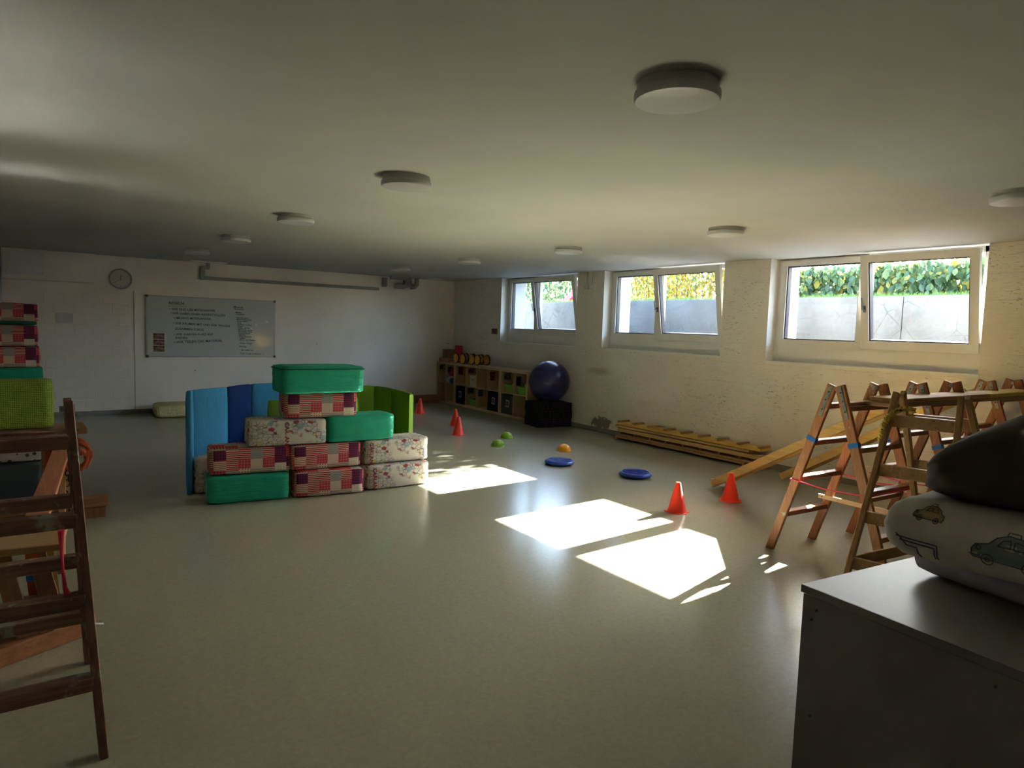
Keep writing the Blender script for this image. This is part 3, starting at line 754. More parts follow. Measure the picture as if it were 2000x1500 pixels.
# cream cushion at back wall
def m_cream():
    t = NT('cream_sheet', .85, .2); v = t.coord('Object'); t.col(t.ramp(t.noise(v, 6), [(.3, S((204, 194, 140))), (.7, S((222, 212, 160)))])); t.bump(t.noise(t.coord('Object', (3, 3, 1)), 4, 4, .6, 1.5), .8, .04); return t.m
o = obj('floor_cushion', softbox(1.3, .62, .185, .05, .014, .01, cuts=15, seed=9), m_cream(), None, (2.16, 11.84, 0), (0, 0, -.05), smooth=True)
tag(o, 'cream sheeted floor cushion lying by the back wall behind the blue mat', 'cushion')

# ================= cones, domes, discs =================
MCONE = NT('orange_red_plastic', .38, .4); MCONE.col(S((238, 62, 38))); 
MCONE.b.inputs['Subsurface Weight'].default_value = .0
MCONE = MCONE.m
cone = thing('traffic_cone', '', 'cone', (0, 0, 0), group='orange-red plastic cones')
b = B(); lathe(b, [(.0, .262), (.018, .262), (.021, .258), (.078, .020), (.084, .010), (.086, .004), (.080, .004), (.0, .12)], 40); o1 = obj('cone_body', b, MCONE, cone); auto_smooth(o1)
b = B()
ring = []
for k in range(48):
    a = 2*PI*k/48; r = .100+.010*math.cos(8*a); ring.append((r*math.cos(a), r*math.sin(a)))
vb = [b.verts.new((x, y, 0)) for x, y in ring]; vt = [b.verts.new((x*.985, y*.985, .006)) for x, y in ring]
vi = [b.verts.new((x*.72, y*.72, .006)) for x, y in ring]; vj = [b.verts.new((x*.72, y*.72, 0)) for x, y in ring]
for k in range(48):
    j = (k+1) % 48; b.faces.new((vb[k], vb[j], vt[j], vt[k])); b.faces.new((vt[k], vt[j], vi[j], vi[k])); b.faces.new((vi[k], vi[j], vj[j], vj[k])); b.faces.new((vj[k], vj[j], vb[j], vb[k]))
obj('base_flange', b, MCONE, cone)
CN = [(4.594, 3.944, 'orange-red cone standing beside the large sun patch on the floor'), (5.369, 3.972, 'orange-red cone in front of the foot of the near plank ramp'),
 (4.967, 8.36, 'nearer of the two overlapping orange-red cones by the shelf'), (5.383, 9.16, 'farther of the two overlapping cones, partly hidden by the nearer'), (5.549, 10.683, 'farthest orange-red cone, right of the green mat near the back wall')]
for i, (x, y, lb) in enumerate(CN):
    if i == 0: cone.location = (x, y, 0); cone['label'] = lb
    else: dup(cone, (x, y, 0), i*.3, lb)
def dome(x, y, mat, label, ribs):
    r = thing('balance_dome', label, 'balance dome', (x, y, 0), 0, 'half-ball stepping domes')
    b = B(); n = 14; pr = [(.088, .0), (.090, .008), (.084, .016)]+[(.083*math.cos(k/n*PI/2), .016+.070*math.sin(k/n*PI/2)) for k in range(1, n)]+[(0, .086)]
    lathe(b, pr, 72, (lambda k, f: 1+.022*(1 if (int(f*72) % 2) else -1)*(1 if 2 < k < 13 else 0)) if ribs else None); o = obj('dome_body', b, mat, r)
    auto_smooth(o, 60 if not ribs else 20)
    b = B(); cyl(b, .074, .074, 0.0, .004, 24); obj('underside', b, MGASK, r)
MGP = plain('green_rubber', (120, 160, 30), .32, .45, var=.02); MYP = plain('yellow_rubber', (240, 170, 30), .35, .45, var=.02)
dome(4.972, 7.34, MGP, 'ribbed green dome, the nearer and left one of the green pair', True)
dome(5.454, 7.84, MGP, 'smooth green dome behind the ribbed green one', False)
dome(5.573, 6.70, MYP, 'yellow dome on the floor behind the blue cushions', False)
MBD = plain('blue_rubber', (26, 74, 170), .3, .5, var=.02)
def disc(x, y, label, rz):
    r = thing('balance_cushion', label, 'balance cushion', (x, y, 0), rz, 'blue wobble cushions')
    b = B(); R = .170
    lathe(b, [(0, 0), (.13, .001), (.160, .014), (R, .030), (.166, .044), (.150, .054), (.125, .053), (.06, .045), (0, .042)], 64); o = obj('cushion_body', b, MBD, r); auto_smooth(o, 60)
    b = B(); tube(b, [((R+.001)*math.cos(a*2*PI/64), (R+.001)*math.sin(a*2*PI/64), .030) for a in range(64)], .005, 6, True); obj('rim_seam', b, MBD, r)
    b = B()
    for k in range(11):
        rr = .020+k*.0118; m = max(8, int(rr*2*PI/.0125))
        for j in range(m):
            a = 2*PI*j/m+k*.1; z = .042+ (.0115*min(1, rr/.13))
            cyl(b, .0042, .0026, z-.002, z+.006, 6, rr*math.cos(a), rr*math.sin(a))
    o = obj('nubs', b, MBD, r); o['kind'] = 'stuff'
disc(4.955, 6.03, 'ribbed blue balance cushion in front of the yellow dome', .2)
disc(5.290, 5.14, 'blue balance cushion closer to the stacked boards and right cones', .9)

# ================= cube shelves =================
MBIR = wood('birch_shelf', (164, 138, 104), (186, 160, 122), .5, 1, .8)
MCARD = plain('card_white', (190, 186, 176), .6)
XS = 6.752; SH = .826; DP = RW-XS-.004
def shelf(ya, yb_, n, label):
    W_ = yb_-ya; T = .042; t_ = .015
    r = thing('cube_shelf', label, 'shelf', (XS, ya, 0), 0, 'birch cube shelves along the window wall')
    b = B(); box(b, 0, DP, 0, W_, SH-T, SH); bev(b, .002, 1); obj('top_board', b, MBIR, r)
    b = B(); box(b, 0, DP, 0, W_, 0, T); bev(b, .002, 1); obj('bottom_board', b, MBIR, r)
    b = B(); box(b, 0, DP, 0, T, T, SH-T); sb_ = obj('side_board', b, MBIR, r); inst(sb_, r, (0, W_-T, 0))
    b = B(); box(b, .001, DP, T, W_-T, SH/2-t_/2, SH/2+t_/2); obj('middle_shelf', b, MBIR, r)
    cw = (W_-2*T-(n-1)*t_)/n; cells = []
    for k in range(n):
        y0 = T+k*(cw+t_); cells.append((ya+y0, ya+y0+cw))
        if k < n-1:
            b = B(); box(b, .001, DP, y0+cw, y0+cw+t_, T, SH-T); obj('divider', b, MBIR, r)
    return r, cells[::-1]      # far cell first
s1, c1 = shelf(11.56, 12.30, 2, 'birch cube shelf with two columns in the room corner')
s2, c2 = shelf(9.965, 11.555, 4, 'birch cube shelf with four columns in the middle of the row')
s3, c3 = shelf(9.135, 9.960, 2, 'birch cube shelf with two columns beside the big purple ball')
zu, zl = SH/2+.0085, .043
def m_print(name, a, b_):
    t = NT(name, .5, .3); t.col(t.ramp(t.noise(t.coord('Object'), 24, 3), [(.4, S(a)), (.6, S(b_))])); return t.m
PR = [m_print('print_a', (30, 28, 40), (60, 54, 70)), m_print('print_b', (24, 26, 60), (60, 60, 110)), m_print('print_c', (40, 22, 26), (120, 50, 50)), m_print('print_d', (70, 56, 50), (130, 100, 90))]
def cellprint(c, z, k, w_, h_, sh, label):
    y = c[1]
    b = B(); box(b, XS+.05, XS+.05+w_, y-.003, y-.0004, z, z+h_)
    tag(obj('shelf_picture', b, PR[k]), label, 'picture', 'picture labels in the shelf cells')
cellprint(c1[0], .66, 0, .08, .09, 0, 'small dark picture in the upper cell at the corner of the room')
cellprint(c1[1], .61, 1, .10, .12, 0, 'dark blue picture in the upper cell above the clothes pile')
cellprint(c2[0], .60, 2, .11, .15, 0, 'dark red picture in the upper left cell of the middle shelf')
cellprint(c2[1], .66, 3, .14, .09, 0, 'brown picture in the cell above the cream box')
cellprint(c2[3], .58, 2, .11, .16, 0, 'dark framed picture in the upper right cell of the middle shelf')
cellprint(c3[0], .63, 3, .15, .12, 0, 'grey picture above the left green tub of the right shelf')
cellprint(c3[1], .56, 0, .10, .16, 0, 'black picture above the right green tub beside the ball')
cellprint(c2[1], .27, 0, .13, .10, 0, 'dark green picture in the lower cell above a green tub')
cellprint(c2[2], .25, 1, .10, .12, 0, 'dark blue picture in the empty lower cell of the middle shelf')
def fabric_box(c, mat, label, k=0, H_=.345):
    r = thing('storage_box', label, 'storage box', (XS, (c[0]+c[1])/2, zl), 0, 'fabric boxes filling shelf cells')
    w_ = (c[1]-c[0])/2-.010
    b = B()
    box(b, .008, .34, -w_, w_, 0, .006); box(b, .008, .014, -w_, w_, 0, H_); box(b, .334, .34, -w_, w_, 0, H_); box(b, .014, .334, -w_, -w_+.006, 0, H_); box(b, .014, .334, w_-.006, w_, 0, H_)
    obj('box_shell', b, mat, r)
    b = B(); box(b, .003, .008, -.045, .05, .13, .25, Matrix.Rotation(.10 if k else -.05, 4, 'X')); cdo = obj('label_card', b, MCARD, r)
    b = B(); box(b, .001, .003, -.032, .037, .145, .235, Matrix.Rotation(.10 if k else -.05, 4, 'X')); obj('card_print', b, PR[k], cdo)
MBLK = plain('black_fabric', (26, 26, 32), .85, .15); MDGY = plain('grey_fabric', (72, 70, 76), .85, .15)
fabric_box(c2[0], MBLK, 'black fabric box in the lower left cell of the middle shelf', 0)
fabric_box(c2[3], MBLK, 'black fabric box in the lower right cell of the middle shelf', 1)
fabric_box(c3[0], MDGY, 'grey fabric box with a red-framed card in the right shelf', 2)
MTUB = plain('green_tub_plastic', (112, 168, 66), .4, .4, var=.02)
def tub(c, z, label):
    y = (c[0]+c[1])/2; w_ = (c[1]-c[0])/2-.02
    r = thing('plastic_tub', label, 'tub', (XS+.20, y, z), 0, 'green plastic tubs')
    b = B()
    def ringv(sx, sy, zz): return [b.verts.new((x*sx, y_*sy, zz)) for x, y_ in ((-1, -.8), (-.85, -1), (.85, -1), (1, -.8), (1, .8), (.85, 1), (-.85, 1), (-1, .8))]
    R = [ringv(.14, w_*.82, 0), ringv(.165, w_*.95, .12), ringv(.18, w_, .125), ringv(.18, w_, .135), ringv(.16, w_*.92, .133), ringv(.135, w_*.79, .006)]
    for p_, q_ in zip(R, R[1:]):
        for i in range(8): b.faces.new((p_[i], p_[(i+1) % 8], q_[(i+1) % 8], q_[i]))
    b.faces.new(R[0][::-1]); b.faces.new(R[-1]); obj('tub_body', b, MTUB, r)
    return r
tub(c3[0], zu, 'green tub with small orange toys in the left upper cell of the right shelf')
tub(c3[1], zu, 'green tub holding a lime ball in the shelf cell beside the purple ball')
tub(c2[1], zl, 'green tub with dark cloth in a lower cell of the middle shelf')
b = B(); bmesh.ops.create_uvsphere(b, u_segments=16, v_segments=10, radius=.045)
o = obj('toy_ball', b, plain('lime_ball', (150, 190, 70), .4), None, (XS+.14, c3[1][0]+.16, zu+.150), smooth=True); tag(o, 'small lime ball sticking out of the right green tub', 'ball')
for i, (dx, dy, dz, cc) in enumerate(((.10, .10, .12, (230, 140, 50)), (.16, .16, .13, (220, 90, 60)), (.10, .19, .125, (236, 190, 90)))):
    b = B(); bmesh.ops.create_icosphere(b, subdivisions=2, radius=.036); bmesh.ops.transform(b, matrix=Matrix.Diagonal((1, 1.3, .8, 1)), verts=b.verts)
    o = obj('toy_piece', b, plain('toy_%d' % i, cc, .5), None, (XS+.06+dx, c3[0][0]+dy, zu+dz), smooth=True)
    tag(o, ['orange toy in front at the tub left of the lime ball', 'red toy at the back of the tub left of the lime ball', 'yellow toy at the far side of the tub left of the lime ball'][i], 'toy', 'toys in the green tub')
b = B(); bmesh.ops.create_icosphere(b, subdivisions=3, radius=.1); bmesh.ops.transform(b, matrix=Matrix.Diagonal((1, 1, .35, 1)), verts=b.verts)
tag(obj('cloth_bundle', b, plain('navy_cloth', (30, 34, 78), .8), None, (XS+.18, (c2[1][0]+c2[1][1])/2, zl+.118), smooth=True), 'dark navy cloth bundled inside the green tub of the lower cell', 'cloth')
# cream box
cb = thing('cream_box', 'cream cardboard box with small black handle on the middle shelf', 'box', (XS+.004, c2[1][0]+.115, zu))
b = B(); box(b, 0, .24, -.10, .10, 0, .20); bev(b, .004, 1); obj('box_body', b, plain('cream_card', (190, 188, 152), .7), cb)
b = B(); box(b, -.003, .243, -.103, .103, .165, .21); bev(b, .003, 1); obj('box_lid', b, plain('cream_card_lid', (196, 194, 160), .7), cb)
b = B(); rod(b, (-.012, -.012, .13), (-.012, .02, .13), .006, 8); box(b, -.012, 0, -.014, -.008, .125, .135); box(b, -.012, 0, .016, .022, .125, .135); obj('handle', b, MBLK, cb)
# cup + clothes
b = B(); lathe(b, [(0, 0), (.07, 0), (.085, .16), (.080, .16), (.065, .008), (0, .008)], 24); o = obj('white_bin', b, plain('milky_plastic', (150, 150, 150), .4, .4), None, (XS+.14, c1[0][0]+.13, zu)); auto_smooth(o)
tag(o, 'small white plastic bin in the corner shelf left of the clothes', 'bin')
def lump(name, c, sx, sy, sz, loc, label, seed):
    from mathutils import noise
    b = B(); bmesh.ops.create_icosphere(b, subdivisions=4, radius=1)
    for v in b.verts:
        n = noise.noise(v.co*2.1+Vector((seed, 0, 0)))*.30+noise.noise(v.co*5+Vector((0, seed, 0)))*.14
        v.co *= 1+n; v.co = Vector((v.co.x*sx, v.co.y*sy, max(-.55, v.co.z)*sz))
    zm = min(v.co.z for v in b.verts)
    for v in b.verts: v.co.z -= zm
    o = obj(name, b, plain(name+'_fabric', c, .85, .15, bump=.3, bs=30), None, loc, smooth=True); return tag(o, label, 'cloth', 'clothes piled in the corner shelf')
yc = (c1[1][0]+c1[1][1])/2
lump('cloth_pile', (190, 186, 174), .12, .145, .10, (XS+.09, yc, zu), 'white cloth at the bottom of the pile in the corner shelf', 1.3)
lump('cloth_pile', (150, 26, 50), .12, .125, .10, (XS+.13, yc, zu+.13), 'crimson cloth on top of the pile in the corner shelf', 4.2)
lump('cloth_pile', (30, 88, 110), .06, .07, .07, (XS+.03, yc-.09, zu), 'petrol blue cloth at the right of the clothes pile', 7.7)
# on top of shelves
MTYR = plain('black_tyre', (28, 26, 26), .7, .2); MYW = plain('yellow_wheel', (214, 160, 50), .45, .4, var=.04); MWD = wood('toy_board_wood', (150, 110, 80), (184, 140, 104), .5, 1)
def pedalo(wheels, label, rz=0):
    ctr = sum((Vector((x, y, 0)) for x, y in wheels), Vector())/len(wheels)
    r = thing('pedal_roller', label, 'pedal roller', (ctr.x, ctr.y, SH), 0, 'yellow-wheeled pedal rollers')
    for (x, y) in wheels:
        b = B(); rod(b, (-.012, 0, 0), (.012, 0, 0), .088, 32); wh = obj('wheel', b, MYW, r, (x-ctr.x, y-ctr.y, .099))
        b = B(); tube(b, [(0, .091*math.cos(2*PI*k/40), .091*math.sin(2*PI*k/40)) for k in range(40)], .012, 8, True); o = obj('tyre', b, MTYR, wh); auto_smooth(o)
        b = B(); tube(b, [(-.013, .045*math.cos(2*PI*k/24), .045*math.sin(2*PI*k/24)) for k in range(24)], .004, 6, True); obj('wheel_ring', b, MORP, wh)
    (x0, y0), (x1, y1) = wheels[0], wheels[-1]
    b = B(); box(b, x0-ctr.x+.014, x1-ctr.x-.014, y0-ctr.y-.05, y0-ctr.y+.05, .035, .055); bev(b, .004, 1); obj('foot_board', b, MWD, r)
    b = B(); box(b, x0-ctr.x+.014, x1-ctr.x-.014, y1-ctr.y-.05, y1-ctr.y+.05, .13, .15); bev(b, .004, 1); obj('foot_board', b, MWD, r)
pedalo([(6.80, 11.60), (6.80, 11.335), (7.03, 11.60), (7.03, 11.335)], 'left pedal roller with yellow wheels on the shelf top')
pedalo([(6.86, 11.10), (7.07, 11.10), (6.86, 10.90), (7.07, 10.90)][::1], 'right pedal roller with yellow wheels on the shelf top')
b = B(); lathe(b, [(0, 0), (.075, 0), (.079, .006), (.079, .335), (.068, .342), (.03, .330), (0, .33)], 32); o = obj('fabric_roll', b, plain('pink_red_wrap', (172, 44, 74), .6, .3, var=.2, vs_=30), None, (6.99, 11.83, SH)); auto_smooth(o)
tag(o, 'upright crimson pink roll standing behind the pedal rollers', 'roll')
b = B(); box(b, 6.84, 7.12, 11.95, 12.22, SH+.07, SH+.25); bev(b, .004, 1); o = obj('cardboard_box', b, plain('cardboard', (146, 108, 80), .8)); tag(o, 'brown cardboard box on the wooden tray in the shelf corner', 'box')
b = B(); box(b, -.004, .004, .10, .16, 0, .181); t_o = obj('tape_strip', b, plain('tape_brown', (120, 84, 58), .4), o, (6.8425, 11.95, SH+.07))
tw = thing('wooden_tray', 'two flat wooden slats stacked under the cardboard box in the corner', 'tray', (6.78, 11.86, SH))
for k in range(2):
    b = B(); box(b, 0, .34, 0, .40, .012+k*.033, .034+k*.033); obj('slat', b, MWD, tw)
b = B(); box(b, 0, .34, .0, .03, 0, .012); box(b, 0, .34, .37, .40, 0, .012); box(b, 0, .34, .0, .03, .034, .045); box(b, 0, .34, .37, .40, .034, .045); obj('spacer', b, MWD, tw)
# planks at back wall
for k in range(3):
    b = B(); box(b, 0, .66, 0, .16, 0, .045); bev(b, .004, 1)
    o = obj('short_plank', b, wood('plank_brown_%d' % k, (120, 84, 56), (150, 108, 74), .6, 0), None, (6.10+.02*k, RD-.20+.006*k, .0465*k), (0, 0, .0))
    tag(o, ['lowest of the three short planks stacked at the back wall', 'middle short plank of the stack at the back wall', 'topmost short plank of the stack at the back wall'][k], 'plank', 'short planks by the back wall')

# ================= big ball and black mats =================
MBALL = NT('purple_vinyl', .32, .5); MBALL.col(S((40, 36, 82))); MBALL = MBALL.m
MBR = plain('black_rubber', (26, 25, 32), .75, .2, var=.1)
def ribbed(z0, h, label, seed, ox, oy):
    rnd = random.Random(seed)
    r = thing('ribbed_mat', label, 'mat', (6.82+ox, 8.62+oy, z0), -.16, 'black ribbed rubber mats')
    b = B(); box(b, -.30, .30, -.23, .23, .004, h-.004); obj('mat_core', b, MBR, r)
    b = B()
    def rib(x, y, dx, dy):
        w_ = rnd.uniform(.012, .02); o_ = rnd.uniform(0, .014)
        zc = rnd.uniform(0, .02)
        for s in range(3):
            za = h*s/3+.001; zb = h*(s+1)/3-.001; oo = o_+rnd.uniform(-.006, .006)
            if dx: box(b, *( (x, x+(.010+oo)) if dx > 0 else (x-(.010+oo), x)), y-w_/2, y+w_/2, za, zb)
            else: box(b, x-w_/2, x+w_/2, *((y, y+(.010+oo)) if dy > 0 else (y-(.010+oo), y)), za, zb)
    k = -.29
    while k < .29: rib(k, -.23, 0, -1); rib(k, .23, 0, 1); k += rnd.uniform(.022, .03)
    k = -.22
    while k < .22: rib(-.30, k, -1, 0); k += rnd.uniform(.022, .03)
    o = obj('rib', b, MBR, r); o['kind'] = 'stuff'
ribbed(0, .130, 'lowest black ribbed mat under the purple ball', 1, -.012, 0); ribbed(.130, .130, 'middle black ribbed mat under the purple ball', 2, .0, .0); ribbed(.260, .126, 'topmost black ribbed mat carrying the purple ball', 3, -.006, .006)
gb = thing('gym_ball', 'big dark purple gym ball on the black ribbed mats', 'ball', (6.80, 8.615, .716))
b = B(); bmesh.ops.create_uvsphere(b, u_segments=64, v_segments=40, radius=.330); obj('ball_shell', b, MBALL, gb, smooth=True)
vd = (Vector((0, 0, CZ))-Vector((6.80, 8.615, .716))).normalized()
side = vd.cross(Vector((0, 0, 1))).normalized()
pv = (vd*.78-side*(-.62)*-1+Vector((0, 0, 1))*.10).normalized()
b = B(); bmesh.ops.create_uvsphere(b, u_segments=12, v_segments=8, radius=.009); obj('valve_plug', b, plain('plug_grey', (170, 166, 170), .4), gb, pv*.330, smooth=True)
for i in range(3):
    b = B(); lathe_z = -.18+.18*i; rr = math.sqrt(.330**2-lathe_z**2)+.0006
    tube(b, [(rr*math.cos(a*2*PI/64), rr*math.sin(a*2*PI/64), lathe_z) for a in range(64)], .0016, 5, True); obj('moulded_ring', b, MBALL, gb)

# ================= stacked boards at right wall =================
MPINE = wood('pine_board', (168, 136, 90), (196, 166, 116), .5, 1, .9)
MPIN2 = wood('pine_brown', (136, 102, 70), (168, 132, 96), .55, 1, .9)
MYEL = wood('yellow_varnished_board', (196, 152, 66), (218, 176, 86), .4, 1, .7)
MYELX = wood('yellow_varnished_ramp', (182, 148, 80), (208, 176, 104), .4, 1, .7)
G3 = 'wooden climbing boards stacked at the window wall'
def cleated(z, x0, x1, y0, y1, th, ch, n, mat, label, rails=0, up_=True, endlug=False):
    r = thing('climbing_board', label, 'board', (x0, y0, z), 0, G3)
    W_, L_ = x1-x0, y1-y0
    zb = 0 if up_ else ch
    b = B(); box(b, 0, W_, 0, L_, zb, zb+th); bev(b, .003, 1); obj('deck', b, mat, r)
    zc = th if up_ else 0
    for k in range(n):
        y = (L_-.035)*k/(n-1) if n > 1 else 0
        b = B(); box(b, .0, W_, y, y+.035, zc, zc+ch); bev(b, .003, 1); obj('cleat', b, MPIN2, r)
    if rails:
        b = B(); box(b, -.022, 0, .0, L_, 0, rails); bev(b, .003, 1); obj('side_rail', b, mat, r)
        b = B(); box(b, W_, W_+.022, .0, L_, 0, rails); obj('side_rail', b, mat, r)
cleated(.0, 6.875, 7.105, 4.92, 7.13, .030, .028, 2, MPIN2, 'lowest climbing board of the stack, resting on two end cleats', 0, False)
cleated(.060, 6.880, 7.10, 4.70, 7.05, .026, .030, 9, MPIN2, 'second climbing board from the floor with cleats making dark gaps', 0, True)
cleated(.118, 6.872, 7.115, 4.68, 7.08, .050, .012, 2, MPINE, 'thick board in the middle of the stack of climbing boards', 0, True)
cleated(.182, 6.870, 7.10, 4.86, 7.12, .026, .006, 2, MPINE, 'thin plain board second from the top of the stack', 0, True)
cleated(.216, 6.874, 7.095, 4.72, 7.09, .034, .024, 9, MYEL, 'topmost yellow climbing board with nine cleats', 0, True)

# ================= ramps =================
def ramp(x0, x1, ya, yb_, zb, label):
    r = thing('plank_ramp', label, 'ramp', (x0, ya, 0), 0, 'yellow wooden ramps leaning on the ladders')
    W_ = x1-x0; a = (0, 0, .035); c = (0, yb_-ya, zb)
    b = B(); bar(b, (W_/2, 0, .040), (W_/2, yb_-ya, zb), W_-.044, .022, (0, 0, 1)); obj('deck', b, MYEL, r)
    for s in (0.011, W_-.011):
        b = B(); bar(b, (s, 0, .040), (s, yb_-ya, zb), .022, .075, (0, 0, 1)); bev(b, .003, 1); obj('side_rail', b, MYELX, r)
    d = Vector((0, yb_-ya, zb-.04)).normalized()
    b = B(); bar(b, (.02, .02, .075), (W_-.02, .02, .075), .03, .02); obj('cleat', b, MPIN2, r)
ramp(5.62, 5.86, 4.40, 2.535, 1.135, 'yellow plank ramp nearer the camera, foot behind the right cone')
ramp(6.60, 6.84, 4.26, 2.535, 1.135, 'yellow plank ramp farther back, close to the window wall')

# ================= A-frame ladders =================
MRED = wood('reddish_ladder_wood', (134, 84, 50), (174, 116, 72), .5, 2, 1, (176, 170, 150))
MRED2 = wood('reddish_ladder_wood_b', (122, 78, 50), (160, 106, 70), .5, 2, 1)
MTAN = wood('tan_ladder_wood', (144, 106, 66), (178, 138, 92), .55, 2, 1)
MDRK = wood('dark_ladder_wood', (100, 72, 58), (132, 98, 80), .6, 2, 1, (150, 142, 128))
MDRK2 = wood('dark_rung_wood', (106, 78, 64), (140, 106, 88), .6, 0, 1, (158, 154, 142))
MGAL = plain('galvanised_plate', (132, 134, 128), .45, .5, .6, var=.12, vs_=40)
MTAPE = plain('blue_tape', (20, 96, 170), .5)
MREDX = wood('reddish_rung_wood', (126, 82, 56), (162, 110, 76), .35, 0, 1)
MTANX = wood('tan_rung_wood', (150, 114, 74), (186, 148, 104), .5, 0, 1)
def ladder(label, aL, aR, fFL, fFR, fRL, fRR, rungs, ms, mr, sw=.066, st=.028, rh=.035, rd=.058, tape=None, plates=True, over=.03, grp='folding wooden ladders'):
    aL, aR, fFL, fFR, fRL, fRR = [Vector(v) for v in (aL, aR, fFL, fFR, fRL, fRR)]
    org = (fFL+fRR)/2; org.z = 0
    r = thing('step_ladder', label, 'ladder', org, 0, grp)
    wd = (aR-aL).normalized(); sp = ((fFL-fRL)); sp.z = 0; sp.normalize()
    out = {}
    for nm, fL, fR, s in (('f', fFL, fFR, 1), ('r', fRL, fRR, -1)):
        tops = (aL+sp*.036*s, aR+sp*.036*s)
        for side, f, a in (('L', fL, tops[0]), ('R', fR, tops[1])):
            d = (a-f).normalized(); b = B(); bar(b, f-org, a+d*over-org, sw, st, wd); 
            for v in b.verts:
                if v.co.z < .035: v.co.z = max(v.co.z, 0) if v.co.z < 0 else (0 if v.co.z < .03 else v.co.z)
            bev(b, .003, 1); o = obj('stile', b, ms, r); out[nm+side] = (f, a, o)
            if plates:
                # straps seen on the near face
                p0 = a+d*(over-.01); p1 = a-d*.20
                n_ = -wd if side == 'L' else wd
                b = B(); bar(b, p1+n_*(st/2+.0015)-org, p0+n_*(st/2+.0015)-org, .026, .003, wd); obj('hinge_plate', b, MGAL, o)
                b = B()
                for tt in (.02, .08, .15): q = a-d*tt+n_*(st/2+.003)-org; rod(b, q, q+n_*.004, .005, 8)
                obj('bolt', b, MINK, o)['kind'] = 'stuff'
            if tape and side == 'L':
                q = f+(a-f)*(tape/a.z); b = B(); bar(b, q-d*.016-org, q+d*.016-org, sw+.004, st+.004, wd); obj('blue_tape_band', b, MTAPE, o)
        for z in rungs:
            t = z/tops[0].z; pL = fL+(tops[0]-fL)*t; pR = fR+(tops[1]-fR)*t
            dd = (pR-pL).normalized(); b = B(); bar(b, pL+dd*st*.3-org, pR-dd*st*.3-org, rd, rh, (0, 0, 1)); bev(b, .003, 1); obj('rung', b, mr, r)
    if plates:
        b = B(); rod(b, aL-wd*.012-org+Vector((0, 0, .0)), aL+wd*.03-org, .012, 10); obj('hinge_pin', b, MGAL, r)
        b = B(); rod(b, aR-wd*.03-org, aR+wd*.012-org, .012, 10); obj('hinge_pin', b, MGAL, r)
    return r, org, out
RZ = (.285, .565, .835, 1.102)
L1, og1, o1_ = ladder('reddish step ladder nearest the sun patch, its feet left of all the others', (4.405, 2.469, 1.222), (4.915, 2.445, 1.222), (4.430, 2.905, 0), (4.938, 2.880, 0), (4.382, 2.030, 0), (4.892, 2.005, 0), RZ, MRED, MREDX, tape=.865)
L2, og2, o2_ = ladder('reddish step ladder in the middle of the row by the window wall', (5.355, 2.380, 1.226), (5.865, 2.355, 1.226), (5.378, 2.815, 0), (5.890, 2.792, 0), (5.332, 1.943, 0), (5.842, 1.918, 0), RZ, MRED2, MREDX, tape=.80)
L3, og3, o3_ = ladder('reddish step ladder standing farthest right against the window wall', (6.44, 2.330, 1.226), (6.95, 2.310, 1.226), (6.46, 2.765, 0), (6.97, 2.745, 0), (6.42, 1.893, 0), (6.93, 1.873, 0), RZ, MRED2, MREDX, tape=.85)
LT, ogt, ot_ = ladder('lighter tan step ladder in front of the reddish ones with a rope at its top', (4.232, 1.980, 1.235), (4.312, 1.660, 1.235), (3.850, 2.050, 0), (3.935, 1.560, 0), (4.735, 1.965, 0), (4.82, 1.475, 0), (.25, .52, .80, 1.09), MTAN, MTANX, sw=.062, st=.030, rh=.072, rd=.024, plates=False, over=.02)
# braces on the tan ladder
pFL = Vector((3.85, 2.05, 0)); pRL = Vector((4.735, 1.965, 0)); aT = Vector((4.232, 1.98, 1.235))
for z in (.24,):
    A = pFL+(aT-pFL)*(z/1.235)+Vector((0, .0, 0)); C_ = pRL+(aT-pRL)*(z/1.235)
    b = B(); bar(b, A-ogt+Vector((0, .02, 0)), C_-ogt+Vector((0, .02, 0)), .02, .07, (0, 0, 1)); bev(b, .003, 1); obj('spreader_board', b, MTANX, LT)
# light strip on ladder 1
b = B(); q0 = Vector((4.925, 2.84, .352)); q1 = Vector((4.905, 2.12, .352)); bar(b, q0-og1, q1-og1, .012, .032, (0, 0, 1)); so_ = obj('spreader_strip', b, plain('pale_lath', (206, 186, 146), .6), L1)
b = B(); rod(b, q0-og1+Vector((-.008, -.03, 0)), q0-og1+Vector((-.004, -.03, 0)), .005, 8); obj('screw', b, MINK, so_)
# elastic bands
def band(name, label, pts, col, r=.004, cat='elastic band', closed=True):
    b = B(); tube(b, pts, r, 6, closed); o = obj(name, b, col); return tag(o, label, cat)
MPK = plain('pink_elastic', (214, 44, 84), .6)
def stile_pt(f, a, z): return f+(a-f)*(z/a.z)
for (lad, oo, z, lb) in ((L1, o1_, .555, 'pink elastic band stretched around the legs of the leftmost reddish ladder'), (L2, o2_, .52, 'pink elastic band stretched around the legs of the middle reddish ladder')):
    pF = stile_pt(*oo['fL'][:2], z); pR = stile_pt(*oo['rL'][:2], z); qF = stile_pt(*oo['fR'][:2], z); qR = stile_pt(*oo['rR'][:2], z)
    o = .036; band('elastic_band', lb, [pF+Vector((-.018, o, 0)), (pF+pR)/2+Vector((-.014, 0, -.02)), pR+Vector((-.018, -o, .0)), qR+Vector((.018, -o, .01)), (qF+qR)/2+Vector((.014, 0, -.02)), qF+Vector((.018, o, 0))], MPK)
